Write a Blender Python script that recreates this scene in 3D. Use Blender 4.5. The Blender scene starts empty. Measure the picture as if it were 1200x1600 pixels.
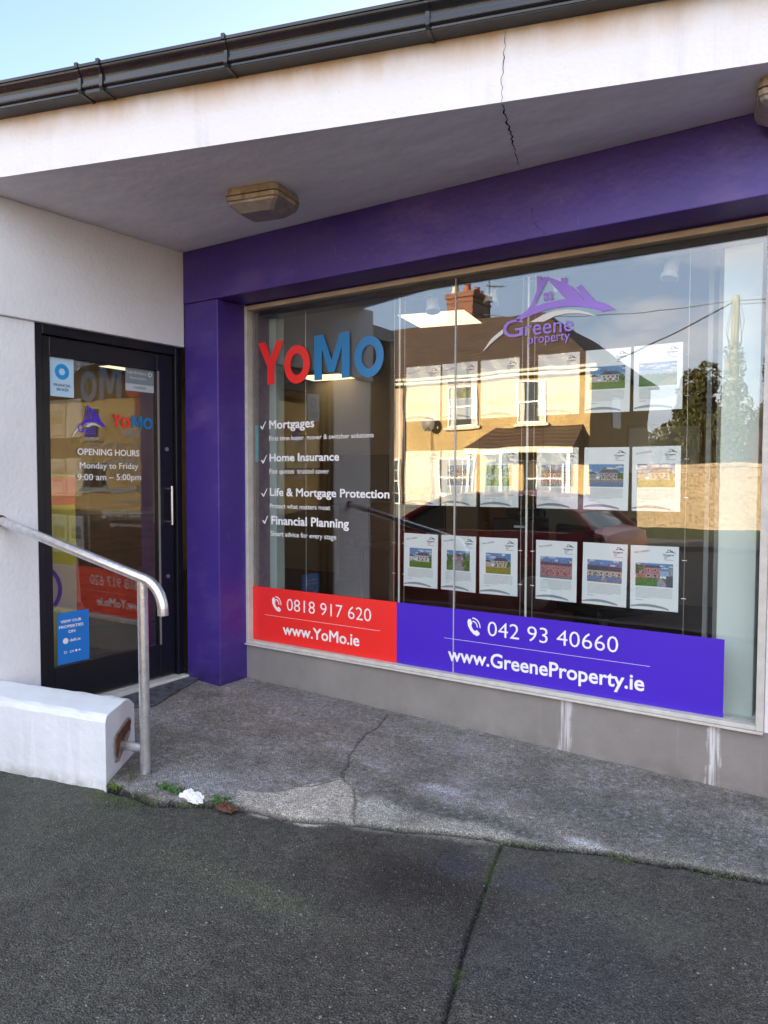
import bpy, bmesh, math, random
import numpy as np
from mathutils import Vector, Matrix
R = math.radians
sc = bpy.context.scene
# ------------------------------------------------------------------ camera
F_PX, CAMX, CAMY, YAW, PITCH, ROLL = 1196.18, 4.1357, -3.5716, 34.6792, 2.6272, 0.1383
y_, p_, r_ = R(YAW), R(PITCH), R(ROLL)
CAM = Vector((CAMX, CAMY, 1.4))
FW = Vector((-math.sin(y_)*math.cos(p_), math.cos(y_)*math.cos(p_), -math.sin(p_)))
RT0 = Vector((math.cos(y_), math.sin(y_), 0)); UP0 = RT0.cross(FW)
RT = RT0*math.cos(r_) + UP0*math.sin(r_); UP = RT.cross(FW)
cd = bpy.data.cameras.new('camera'); co = bpy.data.objects.new('camera', cd)
sc.collection.objects.link(co); sc.camera = co
cd.sensor_fit = 'VERTICAL'; cd.sensor_height = 36; cd.sensor_width = 27
cd.lens = 36*F_PX/1600; cd.clip_start = 0.05; cd.clip_end = 2000
M3 = Matrix((RT, UP, -FW)).transposed(); M4 = M3.to_4x4(); M4.translation = CAM
co.matrix_world = M4

def at(px, py, ax, v):
    """point where the sight line through a photo pixel meets the real plane coord[ax] = v (used to read sizes off the photo)"""
    d = FW + (px-600)/F_PX*RT - (py-800)/F_PX*UP
    return CAM + d*((v-CAM[ax])/d[ax])
# ------------------------------------------------------------------ sky, sun, exposure
SUN_AZ, SUN_EL = -24.0, 15.0          # azimuth measured from +Y towards +X
w = bpy.data.worlds.new('World'); sc.world = w; w.use_nodes = True
nt = w.node_tree; nt.nodes.clear()
def N(nt, t, **k):
    n = nt.nodes.new(t)
    for a, b in k.items(): setattr(n, a, b)
    return n
wo = N(nt, 'ShaderNodeOutputWorld'); bg = N(nt, 'ShaderNodeBackground'); sky = N(nt, 'ShaderNodeTexSky')
sky.sky_type = 'NISHITA'; sky.sun_disc = False
sky.sun_elevation = R(SUN_EL); sky.sun_rotation = R(SUN_AZ); sky.dust_density = .25; sky.ozone_density = 2.0; sky.air_density = 1.0
tc = N(nt, 'ShaderNodeTexCoord'); mp = N(nt, 'ShaderNodeMapping'); mp.inputs['Scale'].default_value = (1, 1, 2.2); mp.inputs['Location'].default_value = (.35, .1, .22)
nz = N(nt, 'ShaderNodeTexNoise'); nz.inputs['Scale'].default_value = 3.1; nz.inputs['Detail'].default_value = 9; nz.inputs['Roughness'].default_value = .56
rp = N(nt, 'ShaderNodeValToRGB'); rp.color_ramp.elements[0].position = .47; rp.color_ramp.elements[1].position = .66
mx = N(nt, 'ShaderNodeMix'); mx.data_type = 'RGBA'; mx.inputs['B'].default_value = (10.8, 9.7, 9.0, 1)
L = nt.links.new
L(tc.outputs['Generated'], mp.inputs['Vector']); L(mp.outputs[0], nz.inputs['Vector']); L(nz.outputs['Fac'], rp.inputs['Fac'])
# broken cloud, brightened, and added pale haze on the street side lift ambient light; the sky above the shop is clear
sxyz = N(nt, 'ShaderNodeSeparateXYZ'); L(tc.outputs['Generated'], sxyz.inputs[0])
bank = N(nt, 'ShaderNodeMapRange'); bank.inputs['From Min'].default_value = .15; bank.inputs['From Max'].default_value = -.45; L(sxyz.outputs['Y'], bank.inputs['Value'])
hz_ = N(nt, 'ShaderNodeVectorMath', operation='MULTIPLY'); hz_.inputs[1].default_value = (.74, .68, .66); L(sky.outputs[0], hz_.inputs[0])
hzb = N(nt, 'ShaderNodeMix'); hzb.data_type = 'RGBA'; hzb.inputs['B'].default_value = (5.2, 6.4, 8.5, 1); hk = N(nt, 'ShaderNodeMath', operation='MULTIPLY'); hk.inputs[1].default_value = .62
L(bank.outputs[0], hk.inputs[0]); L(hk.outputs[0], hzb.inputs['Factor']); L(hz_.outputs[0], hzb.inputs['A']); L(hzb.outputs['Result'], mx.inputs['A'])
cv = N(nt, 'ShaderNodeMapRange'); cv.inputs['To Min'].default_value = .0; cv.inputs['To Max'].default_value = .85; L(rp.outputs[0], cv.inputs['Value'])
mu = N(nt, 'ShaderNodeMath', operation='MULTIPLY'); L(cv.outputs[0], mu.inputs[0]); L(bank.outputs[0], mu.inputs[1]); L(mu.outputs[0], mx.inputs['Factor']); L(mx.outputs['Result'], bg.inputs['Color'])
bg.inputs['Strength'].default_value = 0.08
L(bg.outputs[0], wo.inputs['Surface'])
sl = bpy.data.lights.new('sun', 'SUN'); so = bpy.data.objects.new('sun', sl); sc.collection.objects.link(so)
sl.energy = 5.0; sl.angle = R(.5); sl.color = (1, .86, .66)
sdir = Vector((math.sin(R(SUN_AZ))*math.cos(R(SUN_EL)), math.cos(R(SUN_AZ))*math.cos(R(SUN_EL)), math.sin(R(SUN_EL))))
so.rotation_euler = sdir.to_track_quat('Z', 'Y').to_euler(); so.location = (0, 0, 30)
vs = sc.view_settings; vs.view_transform = 'Standard'; vs.look = 'None'; vs.gamma = 1; vs.use_curve_mapping = False
vs.exposure = 2.6
sc.cycles.max_bounces = 10; sc.cycles.transparent_max_bounces = 16; sc.cycles.sample_clamp_indirect = 8; sc.cycles.use_denoising = True
sc.cycles.caustics_reflective = False; sc.cycles.caustics_refractive = False
rnd = random.Random(7)
col = sc.collection
# ------------------------------------------------------------------ helpers
class MB:
    def __init__(s): s.v = []; s.f = []; s.m = []
    def add(s, vs_, fs, mi=0):
        b = len(s.v); s.v += [tuple(v) for v in vs_]
        for f in fs: s.f.append([b+i for i in f]); s.m.append(mi)
        return s
    def box(s, x0, x1, y0, y1, z0, z1, mi=0, M=None):
        v = [Vector(p) for p in ((x0,y0,z0),(x1,y0,z0),(x1,y1,z0),(x0,y1,z0),(x0,y0,z1),(x1,y0,z1),(x1,y1,z1),(x0,y1,z1))]
        if M: v = [M @ p for p in v]
        return s.add(v, [(0,3,2,1),(4,5,6,7),(0,1,5,4),(1,2,6,5),(2,3,7,6),(3,0,4,7)], mi)
    def prism(s, pts, d, mi=0):
        """closed polygon pts (3D, planar) thickened by vector d"""
        n = len(pts); d = Vector(d); a = [Vector(p) for p in pts]; b = [p+d for p in a]
        fs = [tuple(range(n)), tuple(range(2*n-1, n-1, -1))] + [(i, i+n, (i+1) % n+n, (i+1) % n) for i in range(n)]
        return s.add(a+b, fs, mi)
    def ringprism(s, outer, inner, d, mi=0):
        n = len(outer); d = Vector(d); o = [Vector(p) for p in outer]; i_ = [Vector(p) for p in inner]
        v = o+i_+[p+d for p in o]+[p+d for p in i_]; fs = []
        for k in range(n):
            j = (k+1) % n
            fs += [(k, j, n+j, n+k), (2*n+k, 3*n+k, 3*n+j, 2*n+j), (k, 2*n+k, 2*n+j, j), (n+k, n+j, 3*n+j, 3*n+k)]
        return s.add(v, fs, mi)
    def tube(s, path, r, n=12, mi=0, cap=True):
        P = [Vector(p) for p in path]; rs = r if isinstance(r, (list, tuple)) else [r]*len(P)
        t0 = (P[1]-P[0]).normalized(); u = t0.orthogonal().normalized(); vs_ = []
        for i, p in enumerate(P):
            t = (P[min(i+1, len(P)-1)]-P[max(i-1, 0)]).normalized()
            u = (u - t*u.dot(t)).normalized(); q = t.cross(u)
            for k in range(n):
                a = 2*math.pi*k/n; vs_.append(p + (u*math.cos(a)+q*math.sin(a))*rs[i])
        fs = []
        for i in range(len(P)-1):
            for k in range(n):
                fs.append((i*n+k, i*n+(k+1) % n, (i+1)*n+(k+1) % n, (i+1)*n+k))
        if cap: fs += [tuple(range(n-1, -1, -1)), tuple(range((len(P)-1)*n, len(P)*n))]
        return s.add(vs_, fs, mi)
    def loft(s, rings, mi=0, cap=True):
        n = len(rings[0]); v = [p for r in rings for p in r]; fs = []
        for i in range(len(rings)-1):
            for k in range(n): fs.append((i*n+k, i*n+(k+1) % n, (i+1)*n+(k+1) % n, (i+1)*n+k))
        if cap: fs += [tuple(range(n-1, -1, -1)), tuple(range((len(rings)-1)*n, len(rings)*n))]
        return s.add(v, fs, mi)
    def build(s, name, mat, parent=None, smooth=False, bevel=0, recalc=True):
        me = bpy.data.meshes.new(name); me.from_pydata(s.v, [], s.f)
        for m in (mat if isinstance(mat, (list, tuple)) else [mat]): me.materials.append(m)
        if any(s.m): me.polygons.foreach_set('material_index', s.m)
        if recalc:
            bm = bmesh.new(); bm.from_mesh(me); bmesh.ops.recalc_face_normals(bm, faces=bm.faces); bm.to_mesh(me); bm.free()
        if smooth: me.polygons.foreach_set('use_smooth', [True]*len(me.polygons))
        me.update()
        o = bpy.data.objects.new(name, me); col.objects.link(o)
        if parent: o.parent = parent
        if bevel:
            b = o.modifiers.new('bevel', 'BEVEL'); b.width = bevel; b.segments = 2; b.limit_method = 'ANGLE'; b.angle_limit = R(40)
        if smooth and len(me.polygons): 
            try: me.set_sharp_from_angle(angle=R(40))
            except Exception: pass
        return o
def tag(o, label=None, cat=None, group=None, kind=None):
    if label: o['label'] = label
    if cat: o['category'] = cat
    if group: o['group'] = group
    if kind: o['kind'] = kind
    return o
def empty(name, loc=(0,0,0), label=None, cat=None, group=None, rz=0):
    o = bpy.data.objects.new(name, None); col.objects.link(o); o.location = loc; o.rotation_euler = (0, 0, rz); o.empty_display_size = .1
    return tag(o, label, cat, group)
def rebase(o, loc):
    """move a world-space mesh's origin"""
    o.data.transform(Matrix.Translation(-Vector(loc))); o.location = loc; return o
def copy_tree(o, parent=None):
    c = o.copy(); col.objects.link(c); c.parent = parent
    for ch in list(o.children): copy_tree(ch, c)
    return c
# ------------------------------------------------------------------ materials
def mat(name, base, rough=.6, metal=0, var=0, vscale=3, var_col=None, bump=0, bscale=60, spec=.5, emit=None, coat=0, detail=6, stretch=None, coatbump=0):
    m = bpy.data.materials.new(name); m.use_nodes = True; nt = m.node_tree; b = nt.nodes['Principled BSDF']
    b.inputs['Roughness'].default_value = rough; b.inputs['Metallic'].default_value = metal; b.inputs['Specular IOR Level'].default_value = spec
    b.inputs['Coat Weight'].default_value = coat; b.inputs['Coat Roughness'].default_value = .03
    L = nt.links.new; tc = N(nt, 'ShaderNodeTexCoord'); mp = N(nt, 'ShaderNodeMapping'); L(tc.outputs['Object'], mp.inputs['Vector'])
    if stretch: mp.inputs['Scale'].default_value = stretch
    base = tuple(base)+(1,)
    n = N(nt, 'ShaderNodeTexNoise'); n.inputs['Scale'].default_value = vscale; n.inputs['Detail'].default_value = detail; n.inputs['Roughness'].default_value = .62
    L(mp.outputs[0], n.inputs['Vector'])
    rp = N(nt, 'ShaderNodeValToRGB'); rp.color_ramp.elements[0].position = .35; rp.color_ramp.elements[1].position = .68
    c2 = (tuple(var_col)+(1,)) if var_col else tuple(max(0, c*(1-var)) for c in base[:3])+(1,)
    rp.color_ramp.elements[0].color = c2; rp.color_ramp.elements[1].color = base
    L(n.outputs['Fac'], rp.inputs['Fac']); L(rp.outputs[0], b.inputs['Base Color'])
    m['out'] = 1
    if bump:
        nb = N(nt, 'ShaderNodeTexNoise'); nb.inputs['Scale'].default_value = bscale; nb.inputs['Detail'].default_value = 5
        L(tc.outputs['Object'], nb.inputs['Vector'])
        bp = N(nt, 'ShaderNodeBump'); bp.inputs['Strength'].default_value = bump; bp.inputs['Distance'].default_value = .01
        L(nb.outputs['Fac'], bp.inputs['Height']); L(bp.outputs[0], b.inputs['Normal'])
    if coatbump:
        nb = N(nt, 'ShaderNodeTexNoise'); nb.inputs['Scale'].default_value = 9; nb.inputs['Detail'].default_value = 1; nb.inputs['Distortion'].default_value = .6
        L(tc.outputs['Object'], nb.inputs['Vector'])
        bp = N(nt, 'ShaderNodeBump'); bp.inputs['Strength'].default_value = coatbump; bp.inputs['Distance'].default_value = .02
        L(nb.outputs['Fac'], bp.inputs['Height']); L(bp.outputs[0], b.inputs['Coat Normal'])
    if emit: b.inputs['Emission Color'].default_value = tuple(emit[:3])+(1,); b.inputs['Emission Strength'].default_value = emit[3]
    return m
def flat(name, base, rough=.45, **k): return mat(name, base, rough, var=.06, vscale=8, **k)
def nodes_of(m): return m.node_tree, m.node_tree.nodes['Principled BSDF'], m.node_tree.links.new
def stainmix(m, colour, maskfn):
    """put a stain of another colour over the base colour, masked by maskfn(nt, separate-xyz of object coords)"""
    nt, b, L = nodes_of(m); src = b.inputs['Base Color'].links[0].from_socket
    tc = N(nt, 'ShaderNodeTexCoord'); sx = N(nt, 'ShaderNodeSeparateXYZ'); L(tc.outputs['Object'], sx.inputs[0])
    mk = maskfn(nt, tc, sx, L); mxx = N(nt, 'ShaderNodeMix'); mxx.data_type = 'RGBA'
    L(mk, mxx.inputs['Factor']); L(src, mxx.inputs['A']); mxx.inputs['B'].default_value = tuple(colour)+(1,)
    L(mxx.outputs['Result'], b.inputs['Base Color'])
def mrange(nt, L, src, a, b_, c=0, d=1):
    r = N(nt, 'ShaderNodeMapRange'); L(src, r.inputs['Value']); r.inputs['From Min'].default_value = a; r.inputs['From Max'].default_value = b_
    r.inputs['To Min'].default_value = c; r.inputs['To Max'].default_value = d; return r.outputs[0]
def mul(nt, L, a, b_, op='MULTIPLY'):
    r = N(nt, 'ShaderNodeMath', operation=op); L(a, r.inputs[0])
    if isinstance(b_, (int, float)): r.inputs[1].default_value = b_
    else: L(b_, r.inputs[1])
    return r.outputs[0]
def noise(nt, L, tc, scale, stretch=(1,1,1), detail=5, rough=.6, loc=(0,0,0)):
    mp = N(nt, 'ShaderNodeMapping'); mp.inputs['Scale'].default_value = stretch; mp.inputs['Location'].default_value = loc; L(tc.outputs['Object'], mp.inputs['Vector'])
    n = N(nt, 'ShaderNodeTexNoise'); n.inputs['Scale'].default_value = scale; n.inputs['Detail'].default_value = detail; n.inputs['Roughness'].default_value = rough
    L(mp.outputs[0], n.inputs['Vector']); return n.outputs['Fac']

white_wall = mat('white_render', (.80,.80,.81), .75, var=.10, vscale=1.6, bump=.35, bscale=38)
stainmix(white_wall, (.36,.34,.30), lambda nt,tc,sx,L: mul(nt,L, mrange(nt,L, noise(nt,L,tc,45,(1,1,.7),3), .70,.75), mrange(nt,L,noise(nt,L,tc,2.5), .46,.6,0,.7)))
stainmix(white_wall, (.45,.42,.36), lambda nt,tc,sx,L: mul(nt,L, mrange(nt,L, noise(nt,L,tc,14,(1,1,.5)), .62,.8), .35))
white_fascia = mat('white_fascia_render', (.73,.72,.73), .75, var=.06, vscale=1.3, bump=.3, bscale=45)
def rust(nt, tc, sx, L):
    top = mrange(nt, L, sx.outputs['Z'], 3.06, 3.20); n = mrange(nt, L, noise(nt,L,tc,5,(1,1,.35)), .33,.62)
    return mul(nt, L, mul(nt, L, top, n), .85)
stainmix(white_fascia, (.54,.37,.22), rust)
def streaks(nt, tc, sx, L):
    return mul(nt, L, mrange(nt,L, noise(nt,L,tc,9,(1,1,.05)), .56,.72), mrange(nt,L,noise(nt,L,tc,2.2), .42,.62,0,.32))
stainmix(white_fascia, (.33,.33,.35), streaks)
stainmix(white_fascia, (.20,.15,.12), lambda nt,tc,sx,L: mul(nt,L, mrange(nt,L, noise(nt,L,tc,40,(1,1,.8),3), .70,.76), mrange(nt,L,noise(nt,L,tc,3), .5,.62,0,.8)))
soffit_m = mat('soffit_paint', (.85,.84,.84), .7, var=.16, vscale=2.2, bump=.45, bscale=16, stretch=(1,3,1))
purple = mat('purple_masonry_paint', (.058,.028,.25), .42, var=.22, vscale=1.5, bump=.22, bscale=30)
stainmix(purple, (.16,.10,.30), lambda nt,tc,sx,L: mul(nt,L, mrange(nt,L, noise(nt,L,tc,2.4,(1,1,2)), .5,.7), .35))
stainmix(purple, (.020,.014,.05), lambda nt,tc,sx,L: mul(nt,L, mrange(nt,L, sx.outputs['Z'], .16,-.02), mrange(nt,L,noise(nt,L,tc,11), .38,.62,0,.8)))
stainmix(purple, (.17,.12,.30), lambda nt,tc,sx,L: mul(nt,L, mrange(nt,L, noise(nt,L,tc,38,(1,1,.25),3), .66,.72), mrange(nt,L,noise(nt,L,tc,2.7), .48,.60,0,.5)))
purple_dark = mat('purple_gloss_trim', (.03,.014,.13), .35, var=.3, vscale=4)
riser_m = mat('grey_brown_riser_paint', (.275,.258,.243), .55, var=.22, vscale=3, bump=.12, bscale=40, stretch=(1,1,.7))
def drip(x0, wd, s):
    def f(nt, tc, sx, L):
        d = mul(nt, L, sx.outputs['X'], -x0, 'ADD'); wob = mrange(nt,L, noise(nt,L,tc,7,(0.2,1,1)), .3,.7,-.022,.022)
        a = mul(nt, L, mul(nt,L,d,wob,'ADD'), 0, 'ADD'); ab = N(nt,'ShaderNodeMath',operation='ABSOLUTE'); L(a, ab.inputs[0])
        env = mrange(nt, L, ab.outputs[0], wd, wd*.5); st = mrange(nt,L, noise(nt,L,tc,75,(1,1,.035),3), .44,.60)
        return mul(nt, L, mul(nt, L, env, st), s)
    return f
X1 = at(884, 1110, 1, .25).x; X2 = at(1113, 1160, 1, .25).x
stainmix(riser_m, (.60,.58,.60), drip(X1, .045, .85)); stainmix(riser_m, (.66,.66,.68), drip(X2, .035, .9))
stainmix(riser_m, (.34,.32,.31), lambda nt,tc,sx,L: mul(nt,L,mrange(nt,L, noise(nt,L,tc,30,(1,1,.03),3), .60,.74), mrange(nt,L, sx.outputs['X'], 2.7,3.5,.1,.5)))
stainmix(riser_m, (.10,.09,.08), lambda nt,tc,sx,L: mul(nt,L, mrange(nt,L, sx.outputs['Z'], .03,-.06), mrange(nt,L,noise(nt,L,tc,9), .35,.6,0,.5)))
frame_white = mat('aged_white_aluminium', (.62,.60,.55), .5, var=.22, vscale=12, bump=.05)
frame_beige = mat('beige_aluminium', (.55,.46,.36), .5, var=.2, vscale=6)
black_frame = mat('black_powder_coat', (.006,.007,.012), .32, var=.3, vscale=20)
gutter_m = mat('black_gutter_plastic', (.018,.018,.02), .16, var=.35, vscale=7, bump=.03, bscale=20)
gutter_under = mat('grey_gutter_underside', (.055,.055,.055), .55, var=.2, vscale=9)
steel = mat('brushed_steel', (.62,.62,.63), .28, 1.0, var=.15, vscale=30)
galv = mat('galvanised_steel', (.78,.79,.81), .30, .85, var=.26, vscale=26, bump=.12, bscale=90)
stainmix(galv, (.20,.19,.17), lambda nt,tc,sx,L: mrange(nt,L,noise(nt,L,tc,60,(1,1,.4)), .64,.74,0,.8))
rust_m = mat('rusty_iron', (.16,.06,.035), .85, var=.6, vscale=25, bump=.6, bscale=60)
chip_m = mat('chipped_render', (.42,.37,.31), .9, var=.5, vscale=25, bump=.5)
rubber = mat('rubber_mat', (.13,.135,.155), .55, var=.8, vscale=18, bump=.9, bscale=45)
crack_m = flat('crack_shadow_dirt', (.02,.018,.016), .95)
lamp_m = mat('aged_lamp_plastic', (.50,.40,.27), .5, var=.45, vscale=12, bump=.3, bscale=50)
stainmix(lamp_m, (.16,.10,.06), lambda nt,tc,sx,L: mrange(nt,L,noise(nt,L,tc,22,(1,1,.5)), .55,.68,0,.8))
lens_m = mat('dusty_prismatic_diffuser', (.30,.26,.22), .3, var=.4, vscale=15, bump=.5, bscale=80, coat=.3)
red_v = mat('red_vinyl', (.86,.030,.025), .3, var=.03); blue_v = mat('blue_vinyl', (.012,.19,.46), .3, var=.05)
edge_v = flat('dark_letter_edge', (.02,.04,.08)); pband = mat('violet_vinyl', (.065,.022,.52), .3, var=.05)
white_v = flat('white_vinyl', (.86,.86,.86)); lilac_v = flat('lilac_vinyl', (.28,.17,.68)); grey_v = flat('pale_grey_vinyl', (.62,.64,.62))
paper = mat('glossy_paper', (.84,.90,.94), .35, var=.03, vscale=4, coat=.6, coatbump=0)
paper_w = mat('crinkled_sleeve_paper', (.88,.92,.94), .3, var=.04, vscale=4, coat=1, coatbump=.35)
ink = flat('grey_ink', (.20,.23,.26)); navy = flat('navy_ink', (.03,.035,.12)); mid_grey = flat('mid_grey_ink', (.26,.30,.35))
room_wall = mat('room_wall_paint', (.50,.38,.25), .8, var=.08); room_ceil = mat('room_ceiling_tile', (.42,.41,.38), .85, var=.06)
room_floor = mat('room_carpet', (.16,.10,.07), .9, var=.3, vscale=20); pale_wall = mat('pale_green_plaster', (.80,.88,.83), .7, var=.05)
wood = mat('varnished_wood', (.34,.15,.055), .4, var=.4, vscale=5, stretch=(1,1,6)); dwood = mat('dark_red_wood', (.10,.02,.014), .4, var=.4, vscale=5)
black_p = flat('black_plastic', (.012,.012,.014), .4); white_p = flat('white_plastic', (.90,.92,.93), .4)
led = bpy.data.materials.new('led_panel'); led.use_nodes = True
_b = led.node_tree.nodes['Principled BSDF']; _b.inputs['Base Color'].default_value = (.8,.78,.7,1); _b.inputs['Emission Color'].default_value = (1,.86,.55,1); _b.inputs['Emission Strength'].default_value = .30
def glass_mat(name, r0, tint=(.93,.96,.95)):
    """clear pane: reflects r0 head-on rising to 1 at grazing (Schlick), otherwise lets light through"""
    m = bpy.data.materials.new(name); m.use_nodes = True; nt = m.node_tree; nt.nodes.clear(); L = nt.links.new
    o = N(nt, 'ShaderNodeOutputMaterial'); ms = N(nt, 'ShaderNodeMixShader'); tr = N(nt, 'ShaderNodeBsdfTransparent'); gl = N(nt, 'ShaderNodeBsdfGlossy')
    gl.inputs['Roughness'].default_value = 0; tr.inputs['Color'].default_value = tint+(1,)
    g = N(nt, 'ShaderNodeNewGeometry'); dp = N(nt, 'ShaderNodeVectorMath', operation='DOT_PRODUCT'); L(g.outputs['Normal'], dp.inputs[0]); L(g.outputs['Incoming'], dp.inputs[1])
    ab = N(nt, 'ShaderNodeMath', operation='ABSOLUTE'); L(dp.outputs['Value'], ab.inputs[0])
    s1 = N(nt, 'ShaderNodeMath', operation='SUBTRACT'); s1.inputs[0].default_value = 1; L(ab.outputs[0], s1.inputs[1])
    tc = N(nt, 'ShaderNodeTexCoord'); bp = N(nt, 'ShaderNodeBump'); bp.inputs['Strength'].default_value = 1; bp.inputs['Distance'].default_value = .0009
    L(noise(nt, L, tc, 1.6, detail=2), bp.inputs['Height']); L(bp.outputs[0], gl.inputs['Normal'])
    pw = mul(nt, L, s1.outputs[0], 5, 'POWER'); k = mul(nt, L, mul(nt, L, pw, 1-r0), r0, 'ADD')
    L(k, ms.inputs[0]); L(tr.outputs[0], ms.inputs[1]); L(gl.outputs[0], ms.inputs[2]); L(ms.outputs[0], o.inputs['Surface'])
    return m
shop_glass = glass_mat('shop_window_glass', .105, (.97,.99,.98)); door_glass = glass_mat('door_glass', .12, (.95,.95,.93)); house_glass = mat('house_window_glass', (.03,.035,.04), .05, spec=1)
# ------------------------------------------------------------------ numbers shared by the structure
S, FZ, PX_, WY, FT, FB = 2.9225, 2.5734, .3246, .252, 2.5648, .2406
CA, CB, GB, LIN = -1.4913, .298, 3.212, 2.2818
GY = .29                                    # outer face of the window glass
def cy(x): return CA+CB*x                   # street line of the canopy edge
def gz(x, y): return -.017*x + .022*(y-.25) # platform surface
# ------------------------------------------------------------------ ground
def vnoise(x, y, s, seed):
    rs = np.random.RandomState(seed); g = rs.rand(256, 256)
    u = x*s+500; v = y*s+500; i = np.floor(u).astype(int); j = np.floor(v).astype(int); a = u-i; b = v-j; a = a*a*(3-2*a); b = b*b*(3-2*b)
    G = lambda p, q: g[p % 256, q % 256]
    return (G(i,j)*(1-a)+G(i+1,j)*a)*(1-b)+(G(i,j+1)*(1-a)+G(i+1,j+1)*a)*b
def fbm(x, y, s, seed, o=5, pr=.55):
    t = 0; am = 1; tot = 0
    for k in range(o): t = t+am*vnoise(x, y, s*2**k, seed+k); tot += am; am *= pr
    return t/tot
def gp(px, py):
    p = at(px, py, 2, -.07); return (p.x, p.y)
def dist_poly(x, y, pts, widths=None):
    d = np.full(x.shape, 9.0); wmin = np.zeros(x.shape)
    for k in range(len(pts)-1):
        (ax, ay), (bx, by) = pts[k], pts[k+1]; dx, dy = bx-ax, by-ay
        t = np.clip(((x-ax)*dx+(y-ay)*dy)/(dx*dx+dy*dy), 0, 1); e = np.hypot(x-ax-t*dx, y-ay-t*dy); d = np.minimum(d, e)
    return d
def inpoly(x, y, pts):
    c = np.zeros(x.shape, bool); n = len(pts)
    for i in range(n):
        (x1, y1), (x2, y2) = pts[i], pts[(i+1) % n]
        c ^= ((y1 > y) != (y2 > y)) & (x < (x2-x1)*(y-y1)/((y2-y1) or 1e-9)+x1)
    return c
edge = [gp(*q) for q in [(170,1230),(205,1238),(240,1250),(300,1254),(345,1256),(390,1263),(440,1276),(495,1283),(550,1284),(600,1291),(700,1299),(760,1304),(788,1310),(830,1318),(930,1326),(1000,1336),(1090,1352),(1200,1371)]]
edge = [(-1.5, -1.28), (.80, -1.24)] + edge + [(edge[-1][0]+1.2, edge[-1][1]+.33), (7.2, .55)]
ex = np.array([e[0] for e in edge]); ey = np.array([e[1] for e in edge])
joint = [gp(*q) for q in [(786,1311),(770,1345),(735,1440),(702,1548),(686,1606)]]; joint.append((joint[-1][0]+ (joint[-1][0]-joint[0][0])*1.2, joint[-1][1]+(joint[-1][1]-joint[0][1])*1.2))
crack = [gp(*q) for q in [(604,1128),(590,1146),(571,1155),(556,1172),(547,1186),(543,1203),(533,1212),(537,1224),(553,1235),(556,1262),(552,1284)]]
crack2 = [gp(*q) for q in [(533,1222),(510,1228),(488,1233),(470,1234)]]
GX0, GX1, GY0, GY1, ST = -.9, 5.5, -3.6, .36, .0085
nx = int((GX1-GX0)/ST)+1; ny = int((GY1-GY0)/ST)+1
xs = np.linspace(GX0, GX1, nx); ys = np.linspace(GY0, GY1, ny); XX, YY = np.meshgrid(xs, ys)
jx = (fbm(XX, YY, 9, 3, 4)-.5)*.05; jy = (fbm(XX, YY, 11, 13, 4)-.5)*.05
ez = np.interp(XX+jx, ex, ey)+jy*.7; side = YY-ez                      # >0 on the platform
plat = np.clip(side/.009+.5, 0, 1)
H = gz(XX, YY)-np.interp(XX, [1.0,1.8,2.6,3.2], [.030,.022,.014,.010])*(1-plat)
dj = dist_poly(XX+jx*.15, YY+jy*.15, joint); dc = dist_poly(XX+jx*.35, YY+jy*.35, crack); dc2 = dist_poly(XX+jx*.3, YY+jy*.3, crack2)
de = np.abs(side+.008)
right = (XX > joint[0][0]) | (XX < edge[6][0])
H -= .016*np.exp(-(dj/.006)**2)*(1-plat) + .010*np.exp(-(dc/.0075)**2) + .007*np.exp(-(dc2/.007)**2)
H -= .020*np.exp(-(de/.011)**2)*np.where(right, 1, .25)
H += (fbm(XX, YY, 2, 21, 4)-.5)*.014 + (fbm(XX, YY, 34, 31, 3, .7)-.5)*.0045
patch = [gp(*q) for q in [(372,1240),(386,1264),(440,1278),(470,1286),(500,1285),(552,1285),(557,1262),(554,1236),(536,1221),(510,1228),(470,1234),(430,1243)]]
strip = [gp(*q) for q in [(556,1262),(560,1286),(700,1300),(785,1312),(792,1304),(740,1292),(650,1277),(600,1262),(580,1252)]]
def soft(poly, wdt, seed=5):
    m = inpoly(XX+jx*.9, YY+jy*.9, poly).astype(float); d = dist_poly(XX+jx*.9, YY+jy*.9, poly+[poly[0]])
    return np.where(m > 0, 1, np.clip(1-d/wdt, 0, 1))
pm = soft(patch, .012); sm = soft(strip, .05)
H += .004*pm
def blob(px, py, rx, ry, seed, rag=.5):
    cx, cy_ = gp(px, py); n = (fbm(XX, YY, 6, seed, 4)-.5)*rag*2
    return np.clip(1.25-np.hypot((XX-cx)/rx, (YY-cy_)/ry)-n, 0, 1)
C_ = np.zeros((ny, nx, 3))
f1 = fbm(XX, YY, 1.4, 41, 5); f2 = fbm(XX, YY, 5, 51, 5); f3 = fbm(XX, YY, 18, 61, 4); f4 = fbm(XX, YY, 60, 71, 2)
def V3(a): return np.array(a)
def blend(C_, m, c, k=1.0): m = np.clip(m*k, 0, 1)[..., None]; return C_*(1-m)+V3(c)*m
C_ = np.ones((ny, nx, 1))*V3((.064,.061,.051))*(1+.35*(f1[..., None]-.5)+.35*(f2[..., None]-.5)+.5*(f3[..., None]-.5))
green = np.clip((fbm(XX*.9+YY*.5, YY*1.1, 1.6, 81, 4)-.46)*4, 0, 1)*(YY > -9)
C_ = blend(C_, green*np.clip((side+1.1)/.9, 0, 1), (.066,.070,.052), .6)
C_ = blend(C_, blob(640,1370,.42,.30,91), (.024,.020,.016), .95)
C_ = blend(C_, blob(560,1500,.3,.4,92), (.050,.043,.036), .5)
C_ = blend(C_, blob(715,1345,.12,.10,93,.2), (.034,.034,.044), .85)
C_ = blend(C_, blob(820,1370,.13,.10,94), (.050,.052,.075), .7); C_ = blend(C_, blob(880,1500,.3,.3,98), (.044,.046,.056), .6)
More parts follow.
